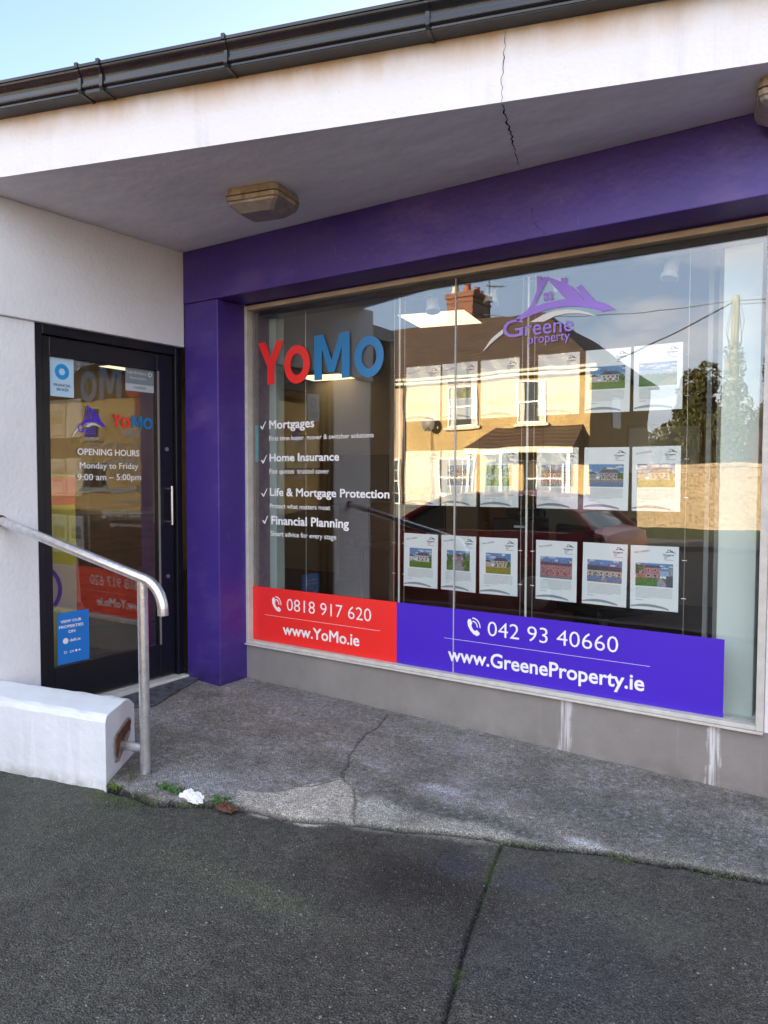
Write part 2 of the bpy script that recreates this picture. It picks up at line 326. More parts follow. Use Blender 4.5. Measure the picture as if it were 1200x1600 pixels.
C_ = blend(C_, blob(1000,1425,.30,.12,95), (.080,.082,.064), .7); C_ = blend(C_, blob(90,1270,.4,.22,96), (.070,.072,.052), .6)
C_ = blend(C_, blob(330,1360,.35,.10,97), (.085,.088,.058), .6); C_ = blend(C_, blob(180,1240,.2,.1,197), (.055,.075,.022), .85)
C_ = blend(C_, blob(440,1400,.30,.07,99), (.085,.088,.058), .6)
Cp = np.ones((ny, nx, 1))*V3((.150,.140,.123))*(1+.5*(f1[..., None]-.5)+.6*(f2[..., None]-.5)+.5*(f3[..., None]-.5))
eff = np.clip((fbm(XX*.8, YY*1.5, 3.4, 111, 6, .65)-.52)*6, 0, 1)*np.clip(.3+f3, 0, 1)
Cp = blend(Cp, eff, (.27,.26,.28), .55)
Cp = blend(Cp, blob(480,1110,.5,.22,122), (.17,.165,.18), .6)
Cp = blend(Cp, blob(760,1290,.55,.10,123), (.055,.062,.052), .85); Cp = blend(Cp, blob(990,1290,.8,.16,124), (.088,.095,.088), .7)
Cp = blend(Cp, blob(880,1175,.30,.10,125), (.12,.13,.095), .6); Cp = blend(Cp, blob(1130,1300,.5,.2,126), (.075,.078,.074), .6)
Cp = blend(Cp, blob(310,1220,.20,.14,127), (.24,.24,.24), .8); Cp = blend(Cp, blob(915,1318,.09,.035,128,.8), (.45,.46,.48), .9)
Cp = blend(Cp, blob(690,1240,.12,.035,129,.9), (.33,.33,.36), .7); Cp = blend(Cp, blob(590,1268,.09,.06,130,.8), (.42,.44,.48), .8)
Cp = blend(Cp, blob(205,1215,.13,.12,131), (.085,.08,.05), .9)
gr = np.clip((f4-.55)*5, 0, 1)*np.clip(f2*1.6, 0, 1); Cp = blend(Cp, gr, (.33,.33,.35), .35)
Cp = blend(Cp, np.clip(1-(.252-YY)/.05, 0, 1)*np.clip(f2*1.8, 0, 1), (.22,.22,.21), .6)
C_ = C_*(1-plat[..., None])+Cp*plat[..., None]
C_ = blend(C_, pm, (.40,.37,.32)); C_ = blend(C_, sm*np.clip(f2*2.2-.35, 0, 1), (.30,.29,.25), .85)
C_ = C_*np.where(plat[..., None] > .5, 1.10, .98)
C_ *= (1-.30*(pm[..., None])*(np.clip(f3[..., None]*1.7-.4, 0, 1)))
lip = np.exp(-((side-.02)/.018)**2)*np.clip(f2*2.4-.7, 0, 1); C_ = blend(C_, lip, (.30,.29,.26), .7)
dirt = np.maximum.reduce([np.exp(-(dj/.0062)**2)*(1-plat), np.exp(-(dc/.0036)**2)*.75, np.exp(-(dc2/.004)**2)*.9, np.exp(-(de/.0105)**2)*np.where(right, 1.3, .6)])
C_ = blend(C_, np.clip(dirt*1.5, 0, 1), (.010,.009,.008), 1.0)
moss = np.exp(-(dj/.014)**2)*np.clip((fbm(XX, YY, 7, 141, 3)-.5)*8, 0, 1)*(1-plat); moss = np.maximum(moss, np.exp(-(de/.016)**2)*np.clip((fbm(XX, YY, 6, 151, 3)-.52)*8, 0, 1)*right)
C_ = blend(C_, moss, (.05,.075,.012), .75)
me = bpy.data.meshes.new('pavement')
vv = np.stack([XX, YY, H], -1).reshape(-1, 3); ii = np.arange(nx*ny).reshape(ny, nx)
ff = np.stack([ii[:-1,:-1], ii[:-1,1:], ii[1:,1:], ii[1:,:-1]], -1).reshape(-1, 4)
me.vertices.add(len(vv)); me.vertices.foreach_set('co', vv.ravel()); me.loops.add(ff.size); me.loops.foreach_set('vertex_index', ff.ravel().astype(np.int32))
me.polygons.add(len(ff)); me.polygons.foreach_set('loop_start', np.arange(0, ff.size, 4, dtype=np.int32)); me.polygons.foreach_set('loop_total', np.full(len(ff), 4, np.int32)); me.update(calc_edges=True)
me.polygons.foreach_set('use_smooth', [True]*len(ff))
ca = me.color_attributes.new('stain', 'FLOAT_COLOR', 'POINT'); ca.data.foreach_set('color', np.concatenate([np.clip(C_, .004, 1).reshape(-1, 3), np.ones((nx*ny, 1))], 1).ravel().astype(np.float32))
pm_ = bpy.data.materials.new('worn_concrete_paving'); pm_.use_nodes = True; nt, b, L = nodes_of(pm_)
at_ = N(nt, 'ShaderNodeAttribute', attribute_name='stain'); tc = N(nt, 'ShaderNodeTexCoord')
sp = noise(nt, L, tc, 170, detail=3, rough=.75); spk = mul(nt, L, mrange(nt, L, sp, .34, .68, .15, 2.1), mrange(nt, L, noise(nt,L,tc,42,detail=4,rough=.75), .32,.68,.62,1.42))
vm = N(nt, 'ShaderNodeVectorMath', operation='SCALE'); L(at_.outputs['Color'], vm.inputs[0]); L(spk, vm.inputs['Scale'])
mxx = N(nt, 'ShaderNodeMix'); mxx.data_type = 'RGBA'; L(mrange(nt, L, noise(nt,L,tc,130,detail=1), .66,.72,0,.55), mxx.inputs['Factor']); L(vm.outputs[0], mxx.inputs['A']); mxx.inputs['B'].default_value = (.30,.30,.30,1)
L(mxx.outputs['Result'], b.inputs['Base Color'])
vo = N(nt, 'ShaderNodeTexVoronoi'); vo.inputs['Scale'].default_value = 140; L(tc.outputs['Object'], vo.inputs['Vector'])
hh = mul(nt, L, noise(nt,L,tc,120,detail=4,rough=.7), vo.outputs['Distance'], 'ADD')
bp = N(nt, 'ShaderNodeBump'); bp.inputs['Strength'].default_value = .9; bp.inputs['Distance'].default_value = .007; L(hh, bp.inputs['Height']); L(bp.outputs[0], b.inputs['Normal'])
L(mrange(nt, L, noise(nt,L,tc,3), .35,.65,.55,.85), b.inputs['Roughness']); b.inputs['Specular IOR Level'].default_value = .3
me.materials.append(pm_); o = bpy.data.objects.new('pavement', me); col.objects.link(o); tag(o, kind='structure')
# pavement that carries on round the modelled stretch, road, kerb, far footway, far ground
asph = mat('asphalt', (.05,.052,.054), .85, var=.3, vscale=2, bump=.5, bscale=120); conc = mat('far_concrete', (.16,.155,.145), .85, var=.3, vscale=1.2, bump=.3, bscale=60)
grass = mat('lawn_grass', (.05,.085,.02), .9, var=.4, vscale=6, bump=.8, bscale=80)
b_ = MB()
def gq(x0, x1, y0, y1, dz=-.028):
    b_.add([(x0,y0,gz(x0,y0)+dz),(x1,y0,gz(x1,y0)+dz),(x1,y1,gz(x1,y1)+dz),(x0,y1,gz(x0,y1)+dz)], [(0,1,2,3)])
gq(GX1, 14, -3.6, .36, -.01); gq(-12, GX0, -3.6, -1.2, -.01)
b_.build('outer_pavement', conc, recalc=False)['kind'] = 'structure'
MB().box(-40, 40, -3.72, -3.585, -.35, -.09).build('kerb', conc)['kind'] = 'structure'
MB().add([(-60,-14,-.26),(60,-14,-.26),(60,-3.7,-.22),(-60,-3.7,-.22)], [(0,1,2,3)]).build('road', asph, recalc=False)['kind'] = 'structure'
MB().box(-60, 60, -16.2, -14, -.4, -.15).build('far_footway', conc)['kind'] = 'structure'
MB().box(-60, 60, -40, -16.2, -.6, -.19).build('garden_lawn', grass)['kind'] = 'structure'
MB().add([(-600,-600,-.42),(600,-600,-.42),(600,600,-.42),(-600,600,-.42)], [(0,1,2,3)]).build('ground', grass, recalc=False)['kind'] = 'structure'
# ------------------------------------------------------------------ the shop building
shop = empty('shop_building', (0, 0, 0), 'white and purple single-storey shop unit under a deep sloping-front canopy', 'shop')
def P(*a, **k): k['parent'] = shop; return a[0].build(*a[1:], **k)
P(MB().prism([(-.02,-1.075,-.25),(-.02,-1.62,-.25),(-6,-3.40,-.25),(-6,-2.9,-.25),(-.32,-1.2,-.25),(-.32,-1.075,-.25)], (0,0,LIN+.25)), 'wall', white_wall, bevel=.006)
P(MB().prism([(0,-.0005,LIN),(0,-1.635,LIN),(-6,-3.42,LIN),(-6,-2.9,LIN),(-.32,-1.2,LIN),(-.32,-.0005,LIN)], (0,0,S-LIN)), 'lintel_wall', white_wall, bevel=.006)
m = MB(); fp = [(-6,cy(-6)),(4.95,cy(4.95)),(4.95,.05),(-6,.05)]
m.add([(x,y,S) for x,y in fp]+[(x,y,GB+.01) for x,y in fp], [(3,2,1,0)], 1); m.add([(x,y,S) for x,y in fp]+[(x,y,GB+.01) for x,y in fp], [(4,5,6,7),(0,1,5,4),(1,2,6,5),(2,3,7,6),(3,0,4,7)], 0)
P(m, 'canopy', [white_fascia, soffit_m], recalc=False)
P(MB().box(0, 8, -.009, .245, FZ, S-.0005), 'fascia_beam', purple, bevel=.005)
P(MB().box(0.0005, PX_, 0, .5, -.2, FZ-.001), 'pilaster', purple, bevel=.006)
P(MB().box(3.95, 8, .0, .5, -.3, FZ-.001), 'pilaster', purple, bevel=.006)
P(MB().box(3.6035, 3.949, WY+.002, .46, FB-.003, FZ-.001), 'wall', white_wall)
P(MB().box(PX_, 3.949, WY, .46, -.25, FB-.004), 'stall_riser', riser_m)
P(MB().box(PX_, 3.949, WY, .44, FT+.001, S), 'window_head', purple_dark)
P(MB().prism([(-9,.3,3.0),(-9,6.3,7.0),(-9,12.5,3.0)], (18,0,0)), 'roof', mat('slate_roof', (.07,.07,.075), .7, var=.3))
P(MB().box(-9, -6, -2.8, 12, -.3, 3.1).box(8, 9, .0, 12, -.3, 3.1).box(-6, 8, 11.8, 12, -.3, 3.1), 'outer_wall', white_wall)
# room behind the glass
RM = [room_wall, room_ceil, room_floor]
m = MB(); m.box(-4.6, 4.0, 5.0, 5.1, 0, 2.78).box(-4.7, -4.6, -2.4, 5.1, 0, 2.78).box(3.9, 4.0, .5, 5.0, 0, 2.78).box(-4.6, -.33, -2.5, -2.4, 0, 2.78)
P(m, 'room_wall', room_wall); P(MB().box(-4.7, 4.0, .461, 5.1, 2.78, 2.9).box(-4.7, -.321, -2.5, .46, 2.78, 2.9), 'ceiling', room_ceil)
P(MB().box(-4.7, 4.0, .461, 5.1, -.2, .03).box(-4.7, -.13, -2.5, .461, -.2, .03), 'room_floor', room_floor)
P(MB().box(PX_+.001, .345, .36, .56, .03, 2.55), 'window_reveal', pale_wall)
P(MB().box(-.30, .30, .5, .56, .03, 2.78), 'room_wall', pale_wall)
LC0, LC1 = at(404,700,1,.42).x, at(432,700,1,.42).x
P(MB().box(LC0-.15, LC1, .42, .50, .03, 2.78), 'column', mat('grey_green_plaster', (.42,.50,.46), .7, var=.05))
P(MB().box(3.355, 3.525, .43, .66, .0, 2.78), 'column', pale_wall, bevel=.004)
P(MB().box(PX_+.03, 3.57, .306, .62, .222, .250), 'window_board', pale_wall)
P(MB().box(3.21, 3.235, .80, .83, .03, 2.7).box(3.262, 3.30, .80, .83, .03, 2.7), 'door_lining', flat('grey_door_lining', (.45,.45,.45)))
P(MB().box(PX_, 3.6, .31, .45, 2.50, 2.56), 'blind_box', black_p)
# window
m = MB()
m.box(PX_, .350, WY-.008, .36, FB, FT).box(3.568, 3.602, WY-.008, .36, FB, FT); m.box(.350, 3.568, WY-.008, .36, FB, .262)
win = P(m, 'window', frame_white, bevel=.003)
MB().box(.3505, 3.5675, WY-.006, .36, FT-.030, FT).build('top_rail', frame_beige, win, bevel=.003)
MB().box(.3505, .372, .302, .43, .262, 2.53).box(.380, .392, .302, .43, .262, 2.53).box(.396, .402, .302, .34, .262, 2.53).build('jamb', mat('mauve_brown_jamb', (.22,.16,.16), .4, var=.3, vscale=20), win)
MB().box(PX_, 3.602, WY-.022, WY+.01, FB-.012, FB-.001).build('sill', frame_white, win, bevel=.002)
MB().box(.3505, 1.9535, GY, GY+.010, .2625, FT-.0305).build('pane', shop_glass, win); MB().box(1.9615, 3.5675, GY, GY+.010, .2625, FT-.0305).build('pane', shop_glass, win)
MB().box(1.954, 1.961, GY-.002, GY+.011, .2625, FT-.031).build('glass_joint', flat('clear_silicone', (.42,.42,.42), .2), win)
# door
P(MB().box(-.13,-.035,-1.074,-1.022,.0,LIN-.001).box(-.13,-.035,-.052,-.001,.0,LIN-.001).box(-.13,-.035,-1.022,-.052,2.225,LIN-.001), 'door_frame', black_frame, bevel=.004)
m = MB(); D0, D1, G0, G1, GZ0, GZ1 = -1.018, -.056, -.965, -.188, .255, 2.105
m.box(-.105,-.06,D0,G0,.035,2.22).box(-.105,-.06,G1,D1,.035,2.22).box(-.105,-.06,G0,G1,.035,GZ0).box(-.105,-.06,G0,G1,GZ1,2.22)
IH = at(243, 775, 0, -.165).y
door = P(m, 'door', black_frame, bevel=.004)
MB().box(-.087,-.079,G0,G1,GZ0,GZ1).build('pane', door_glass, door)
MB().tube([(-.015,-.108,1.07),(-.015,-.108,1.335)], .0105, 12).tube([(-.06,-.108,1.09),(-.015,-.108,1.09)], .007, 8).tube([(-.06,-.108,1.315),(-.015,-.108,1.315)], .007, 8).build('handle', steel, door, smooth=True)
MB().tube([(-.165,IH,1.08),(-.165,IH,1.375)], .0115, 12).tube([(-.105,-.15,1.12),(-.165,IH,1.12)], .007, 8).tube([(-.105,-.15,1.335),(-.165,IH,1.335)], .007, 8).build('handle', flat('satin_brass', (.80,.74,.58), .3), door, smooth=True)
for z in (1.584, .716): MB().tube([(-.06,-.115,z),(-.052,-.115,z)], .014, 16).tube([(-.052,-.115,z),(-.050,-.115,z)], .006, 12).build('lock', steel, door, smooth=True)
MB().box(-.059,-.052,G1+.0,G1+.012,GZ0,GZ1).build('glazing_bead', flat('dull_aluminium', (.33,.31,.29), .4, metal=.5), door)
P(MB().box(-.13,.02,-1.074,-.002,-.03,.022), 'threshold', frame_white, bevel=.004)
# gutter
def street(x, out): n = Vector((CB,-1,0)).normalized(); return Vector((x, cy(x), 0))+n*out
def strip(prof, x0, x1, name, m_, parent, smooth=False):
    mb = MB(); k = len(prof); v = []
    for x in (x0, x1): v += [street(x, o)+Vector((0,0,z)) for o, z in prof]
    mb.add(v, [(i, (i+1) % k, k+(i+1) % k, k+i) for i in range(k)]+[tuple(range(k-1,-1,-1)), tuple(range(k,2*k))]); return mb.build(name, m_, parent, smooth=smooth)
gprof = [(o_, GB+(z_-GB)*.93) for o_, z_ in [(.002,GB),(.088,GB),(.088,GB+.010),(.096,GB+.016),(.100,GB+.024),(.098,GB+.036),(.094,GB+.05),(.095,GB+.064),(.102,GB+.078),(.112,GB+.090),(.118,GB+.100),(.118,GB+.108),(.124,GB+.108),(.124,GB+.122),(.112,GB+.122),(.112,GB+.112),(.002,GB+.112)]]
gut = strip(gprof, -6, 5.2, 'gutter', gutter_m, shop, smooth=True)
strip([(.0015,GB-.004),(.084,GB-.004),(.084,GB-.0005),(.0015,GB-.0005)], -6, 5.2, 'gutter_base', gutter_under, gut)
bprof = [(o_, GB+(z_-GB)*.94) for o_, z_ in [(.002,GB-.010),(.100,GB-.010),(.108,GB+.010),(.106,GB+.045),(.107,GB+.066),(.124,GB+.092),(.124,GB+.102),(.132,GB+.104),(.132,GB+.130),(.106,GB+.130),(.106,GB+.114),(.095,GB+.06),(.09,GB+.0),(.002,GB+.0)]]
for x in (.815, .93, 1.56, 2.44, 3.40): strip(bprof, x-.008, x+.008, 'bracket', gutter_m, gut)
strip([(o+.003*(1 if o > .05 else 0), z-(.0052 if z < GB+.001 else 0)) for o, z in gprof], .823, .922, 'joint', gutter_m, gut, smooth=True)
# cracks and flaking marks
def ribbon(pts, nrm, wd, name, mt=crack_m, jitter=.006, seed=1, parent=shop, label=None):
    rr = random.Random(seed); pts = [Vector(p) for p in pts]; nrm = Vector(nrm).normalized(); fine = []
    for i in range(len(pts)-1):
        k = max(2, int((pts[i+1]-pts[i]).length/.018))
        for j in range(k): fine.append(pts[i].lerp(pts[i+1], j/k))
    fine.append(pts[-1]); mb = MB(); v = []
    for i, p in enumerate(fine):
        t = (fine[min(i+1,len(fine)-1)]-fine[max(i-1,0)]).normalized(); s = t.cross(nrm); a = s*rr.uniform(-jitter, jitter) if 0 < i < len(fine)-1 else Vector(); w_ = wd*rr.uniform(.4,1.5)*(1-abs(i/len(fine)-.3)*.9)
        v += [p+a+s*w_/2+nrm*.0015, p+a-s*w_/2+nrm*.0015]
    for i in range(len(fine)-1): mb.add([v[2*i],v[2*i+1],v[2*i+3],v[2*i+2]], [(0,1,2,3)])
    return mb.build(name, mt, parent, recalc=False)
def on_fascia(px, py):
    d = FW + (px-600)/F_PX*RT - (py-800)/F_PX*UP; t = (cy(CAM.x)-CAM.y)/(d.y-CB*d.x); return CAM+d*t
fn = Vector((CB,-1,0))
ribbon([on_fascia(*q) for q in [(790,48),(787,90),(784,130),(783,160)]], fn, .0028, 'crack', seed=3)
ribbon([at(*q,2,S) for q in [(784,162),(790,183),(796,200),(801,222),(807,248),(811,258)]], (0,0,-1), .007, 'crack', seed=4)
ribbon([at(*q,1,-.009) for q in [(833,322),(832,345),(845,360),(858,374)]], (0,-1,0), .0022, 'crack', seed=5)
for k, pts in enumerate([[(88,392),(100,405),(115,403),(130,412)],[(133,408),(142,422),(148,436),(153,428)],[(146,424),(152,418)]]):
    ribbon([at(*q,0,0) for q in pts], (1,0,0), .005, 'flaked_paint', white_fascia, seed=8+k, jitter=.012)
# ------------------------------------------------------------------ low wall, handrail, mat
lw = MB(); zt = .285
B_ = Vector((1.045,-1.400,0)); C2 = Vector((.815,-1.058,0)); zt = .272
_e = (C2-B_).normalized(); fp_ = lambda q, z: (B_.x+_e.x*q, B_.y+_e.y*q, z)
rr_ = [fp_(0,-.25),fp_(0,zt-.03),fp_(.012,zt-.008),fp_(.035,zt),fp_(.27,zt),fp_(.33,zt-.012),fp_(.40,.215),fp_((C2-B_).length,-.25)]
ll_ = [(-.01,-1.70,-.25),(-.01,-1.612,zt-.03),(-.01,-1.600,zt-.008),(-.01,-1.565,zt),(-.01,-1.345,zt),(-.01,-1.31,zt-.012),(-.01,-1.245,.215),(-.01,-1.235,-.25)]
fr = [Vector(p) for p in rr_]; bk = [Vector(p) for p in ll_]
lw.loft([[a.lerp(b_, k/14)+Vector((0,.004*math.sin(k*1.7+i),.0025*math.sin(k*2.3+i*2))) if 0 < k < 14 else a.lerp(b_, k/14) for i, (a, b_) in enumerate(zip(fr, bk))] for k in range(15)]); low = lw.build('low_wall', mat('white_block_paint', (.78,.81,.84), .7, var=.10, vscale=2.5, bump=.35, bscale=30), bevel=.004)
tag(low, 'low white painted block wall projecting beside the door under the handrail', 'wall')
stainmix(low.data.materials[0], (.20,.20,.15), lambda nt,tc,sx,L: mul(nt,L, mrange(nt,L,sx.outputs['Z'],-.02,-.10), mrange(nt,L,noise(nt,L,tc,14),.35,.6,0,.8)))
ed = (C2-B_).normalized(); en = Vector((-ed.y, ed.x, 0)); en = en if en.x > 0 else -en
def onend(s, z, o=0): return B_+ed*s+en*o+Vector((0,0,z))
pl = MB().prism([onend(.10,.06,.001),onend(.09,.10,.001),onend(.10,.135,.001),onend(.13,.150,.001),onend(.20,.160,.001),onend(.27,.178,.001),onend(.31,.172,.001),onend(.335,.155,.001),onend(.32,.13,.001),onend(.33,.10,.001),onend(.29,.07,.001),onend(.24,.045,.001),onend(.16,.0,.001),onend(.11,.01,.001)], en*.005).build('broken_render_patch', chip_m, low)
MB().prism([onend(.11,.12,.007),onend(.14,.140,.007),onend(.22,.152,.007),onend(.29,.166,.007),onend(.318,.150,.007),onend(.30,.115,.007),onend(.24,.105,.007),onend(.15,.075,.007),onend(.125,.03,.007),onend(.11,.05,.007)], en*.005).build('rusty_plate', rust_m, low)
hr = empty('handrail', (1.09,-1.21,gz(1.09,-1.21)), 'bent galvanised steel pipe handrail on one post beside the low white wall', 'handrail')
def HP(mb, n, mt, **k):
    o = mb.build(n, mt, **k); o.data.transform(Matrix.Translation(-hr.location)); o.parent = hr; return o
rail = []
pa = at(0, 813, 0, -.02); pb = at(224, 904, 1, -1.21)
for k in range(10): rail.append(pa.lerp(pb, k/9))
dirn = (pb-pa).normalized(); hd = Vector((dirn.x, dirn.y, 0)).normalized(); r0 = .145; a0 = math.atan2(dirn.z, hd.dot(dirn)); cur = rail[-1]+dirn*.025; rail.append(cur.copy())
for k in range(1, 11):
    a = a0 + (R(-88)-a0)*k/10; step = r0*abs(R(-88)-a0)/10; cur = cur+(hd*math.cos(a)+Vector((0,0,1))*math.sin(a))*step; rail.append(cur.copy())
rail.append(cur+Vector((0,0,-.018)))
HP(MB().tube(rail, .0250, 20), 'rail', galv, smooth=True)
zf = gz(1.09,-1.21)-.03
HP(MB().tube([(1.09,-1.21,zf),(pb.x-.008,-1.21,pb.z-.012)], .0252, 20), 'post', galv, smooth=True)
stub0 = onend(.19,.075,.0); HP(MB().tube([stub0-en*.03, Vector((1.09,-1.21,.075))], .0225, 16), 'side_stay', galv, smooth=True)
HP(MB().tube([(1.09,-1.21,zf+.01),(1.09,-1.21,zf+.034),(1.09,-1.21,zf+.036)], [.045,.034,.024], 18), 'footing', conc, smooth=True)
HP(MB().tube([pa, pa+(pb-pa).normalized()*.015], .031, 16), 'wall_flange', rust_m, smooth=True)
mt_pts = [gp(*q) for q in [(166,1086),(270,1054),(328,1067),(242,1116),(200,1120)]]
dm = MB().prism([(x,y,gz(x,y)+.006) for x,y in mt_pts], (0,0,.009)).build('doormat', rubber, bevel=.003); tag(dm, 'dark grey rubber mat lying in front of the black door', 'mat')
# litter and weeds
def weeds(px, py, n, sz, label, spread=.03, colr=(.045,.11,.02)):
    x0, y0 = gp(px, py); mb = MB(); rr = random.Random(int(px*7+py))
    for k in range(n):
        x = x0+rr.gauss(0, spread); y = y0+rr.gauss(0, spread*.4); z = gz(x, y)-.010; a = rr.uniform(0, 6.3); l = sz*rr.uniform(.5,1.2); h = sz*rr.uniform(.2,.9)
        d = Vector((math.cos(a), math.sin(a), 0)); s = Vector((-d.y, d.x, 0))*l*.22; p = Vector((x, y, z)); q = p+d*l*.55+Vector((0,0,h)); e = p+d*l+Vector((0,0,h*.6))
        mb.add([p, q+s, e, q-s], [(0,1,2,3)])
    o = mb.build('weed', flat('weed_leaf', colr, .6), recalc=False); rebase(o, (x0, y0, gz(x0, y0)))
    return tag(o, label, 'weed', 'weeds in the paving joint')
weeds(268,1238,240,.027,'leafy green weed tuft beside the white tissue', .035); weeds(178,1232,150,.020,'small yellow-green moss tuft at the foot of the low white wall', .02, (.10,.15,.02))
weeds(345,1254,100,.026,'weed sprig beside the dead brown leaf', .03); weeds(815,1309,200,.013,'bright green moss tuft where the slab joint meets the shop apron', .05, (.13,.16,.04))
weeds(970,1336,90,.011,'thin moss tuft in the middle of the long paving crack', .03, (.09,.13,.02)); weeds(1110,1357,160,.011,'moss tuft near the right end of the long paving crack', .07, (.09,.12,.03))
def crumple(px, py, rx, ry, h, name, mt, label, cat, seed):
    x0, y0 = gp(px, py); rr = random.Random(seed); n = 11; v = []; z0 = gz(x0, y0)
    for j in range(n):
        for i in range(n):
            u = i/(n-1)*2-1; w_ = j/(n-1)*2-1; k = 1-.3*rr.random(); v.append((x0+u*rx*k+rr.uniform(-.1,.1)*rx, y0+w_*ry*k+rr.uniform(-.15,.15)*ry, z0-.012+h*(1-max(abs(u),abs(w_)))**.5*rr.uniform(.5,1.3)+.004))
    mb = MB().add(v, [(j*n+i, j*n+i+1, (j+1)*n+i+1, (j+1)*n+i) for j in range(n-1) for i in range(n-1)]); o = mb.build(name, mt, recalc=False); rebase(o, (x0, y0, z0))
    s = o.modifiers.new('thickness', 'SOLIDIFY'); s.thickness = .001; return tag(o, label, cat)
crumple(300,1250,.075,.036,.045,'tissue',flat('white_tissue',(.80,.80,.80),.9),'crumpled white paper tissue on the paving edge','tissue',3)
crumple(354,1264,.055,.030,.030,'dead_leaf',flat('brown_leaf',(.09,.035,.02),.7),'dead dark brown leaf beside the pale concrete patch','leaf',8)
mb = MB()
for k in range(260):
    px = rnd.uniform(-40,1240); py = rnd.uniform(1240,1600); x, y = gp(px, py); r0 = rnd.uniform(.0012,.0042)*(1 if k % 4 else 1.2)
    if y > np.interp(x, ex, ey)-.03: continue
    j_ = int(min(ny-1, max(0, (y-GY0)/ST))); i_ = int(min(nx-1, max(0, (x-GX0)/ST))); z = H[j_, i_]; a0 = rnd.random()*6
    mb.loft([[(x+r0*math.cos(a+a0)*q,y+r0*.7*math.sin(a+a0)*q,z+hh) for a in [i*math.pi/3 for i in range(6)]] for q,hh in ((1,-.003),(1,.001),(.5,r0*.8))])
tag(mb.build('loose_grit', flat('pale_grit',(.22,.22,.21),.8)), kind='stuff')
# ------------------------------------------------------------------ bulkhead lamps under the soffit
def bulkhead(x, y, rz, label):
    e = empty('bulkhead_light', (x, y, S), label, 'lamp', 'bulkhead lights under the canopy', rz)
    def ring(a, b_, z, c=.016): a *= 1.22; b_ *= 1.22; z *= 1.15; return [(sx*(a-(c if k else 0)), sy*(b_-(0 if k else c)), z) for sx, sy, k in ((1,1,0),(1,1,1),(-1,1,1),(-1,1,0),(-1,-1,0),(-1,-1,1),(1,-1,1),(1,-1,0))]
    MB().loft([ring(.125,.10,0),ring(.130,.105,-.03),ring(.133,.108,-.034)]).build('base', lamp_m, e, bevel=.003)
    MB().loft([ring(.127,.102,-.036),ring(.130,.105,-.040),ring(.128,.103,-.058)]).build('rim', lamp_m, e, bevel=.003)
    MB().loft([ring(.126,.101,-.059),ring(.122,.098,-.072),ring(.085,.064,-.105),ring(.08,.06,-.107)]).build('diffuser', lens_m, e, bevel=.004)
    return e
bulkhead(1.215, -.50, R(12), 'grubby cream bulkhead lamp on the soffit above the door recess')
bulkhead(3.735, -.155, R(12), 'cream bulkhead lamp on the soffit cut by the right edge of the photo')
# ------------------------------------------------------------------ lettering helpers
from mathutils.geometry import tessellate_polygon
class Plane:
    """window: u = x, out = -y ; door: u = y, out = +x"""
    def __init__(s, ax, v): s.ax = ax; s.v = v
    def uv(s, px, py):
        p = at(px, py, s.ax, s.v); return (p.x if s.ax == 1 else p.y, p.z)
    def P(s, u, z, o=0): return Vector((u, s.v-o, z)) if s.ax == 1 else Vector((s.v+o, u, z))
WP = Plane(1, GY-.0008); DP = Plane(0, -.0782)
def shape(mb, pl, loops, o0=0, th=.0007, mi=0):
    flatl = [p for l in loops for p in l]; tr = tessellate_polygon([[Vector((a, b_, 0)) for a, b_ in l] for l in loops]); n = len(flatl)
    v = [pl.P(a, b_, o0) for a, b_ in flatl]+[pl.P(a, b_, o0+th) for a, b_ in flatl]
    fs = [tuple(t) for t in tr]+[tuple(i+n for i in reversed(t)) for t in tr]; k = 0
    for l in loops:
        for i in range(len(l)): a, b2 = k+i, k+(i+1) % len(l); fs.append((a, b2, b2+n, a+n))
        k += len(l)
    mb.add(v, fs, mi)
_cache = {}
def glyphs(s, bold):
    if (s, bold) in _cache: return _cache[(s, bold)]
    layered = 'M' in s and bold > .001          # the outline offset folds over itself in an M: thicken by stepped layers instead
    c = bpy.data.curves.new('t', 'FONT'); c.body = s; c.size = 1; c.offset = 0 if layered else bold; c.extrude = .5; c.resolution_u = 3
    o = bpy.data.objects.new('t', c); col.objects.link(o); bpy.context.view_layer.update()
    me = bpy.data.meshes.new_from_object(o.evaluated_get(bpy.context.evaluated_depsgraph_get()))
    v = [tuple(p.co) for p in me.vertices]; f = [tuple(p.vertices) for p in me.polygons]
    bpy.data.objects.remove(o); bpy.data.curves.remove(c); bpy.data.meshes.remove(me)
    if layered:
        v0, f0 = v, f; v = []; f = []
        for k, (dx, dy) in enumerate(((-1,-1),(1,-1),(-1,1),(1,1))):
            n0 = len(v); v += [(p[0]+dx*bold*.9, p[1]+dy*bold*.7, p[2]+k*.28) for p in v0]; f += [tuple(i+n0 for i in t) for t in f0]
    _cache[(s, bold)] = (v, f); return v, f
def text(mb, s, pl, u0, u1, zb, zc, bold=0, o0=0, th=.0007, ref='H', rot=0, mi=0):
    v, f = glyphs(s, bold); hv, _ = glyphs(ref, bold); hz = max(p[1] for p in hv); a = min(p[0] for p in v); b_ = max(p[0] for p in v)
    ks = (u1-u0)/(b_-a); kz = (zc-zb)/hz; cr, sr = math.cos(rot), math.sin(rot)
    out = []
    for x, y, z in v:
        du, dz = (x-a)*ks, y*kz; out.append(pl.P(u0+du*cr-dz*sr, zb+du*sr+dz*cr, o0+(z+.5)*th))
    mb.add(out, f, mi)
def textpx(mb, s, pl, pb, pr, pc, bold=0, ref='H', **k):
    """pb: pixel of the baseline's left end, pr: its right end, pc: pixel of the cap line's left end"""
    u0, zb = pl.uv(*pb); u1, zb2 = pl.uv(*pr); _, zc = pl.uv(*pc); zb_ = (zb+zb2)/2; text(mb, s, pl, u0, u1, zb_, zb_+(zc-zb), bold, ref=ref, **k)
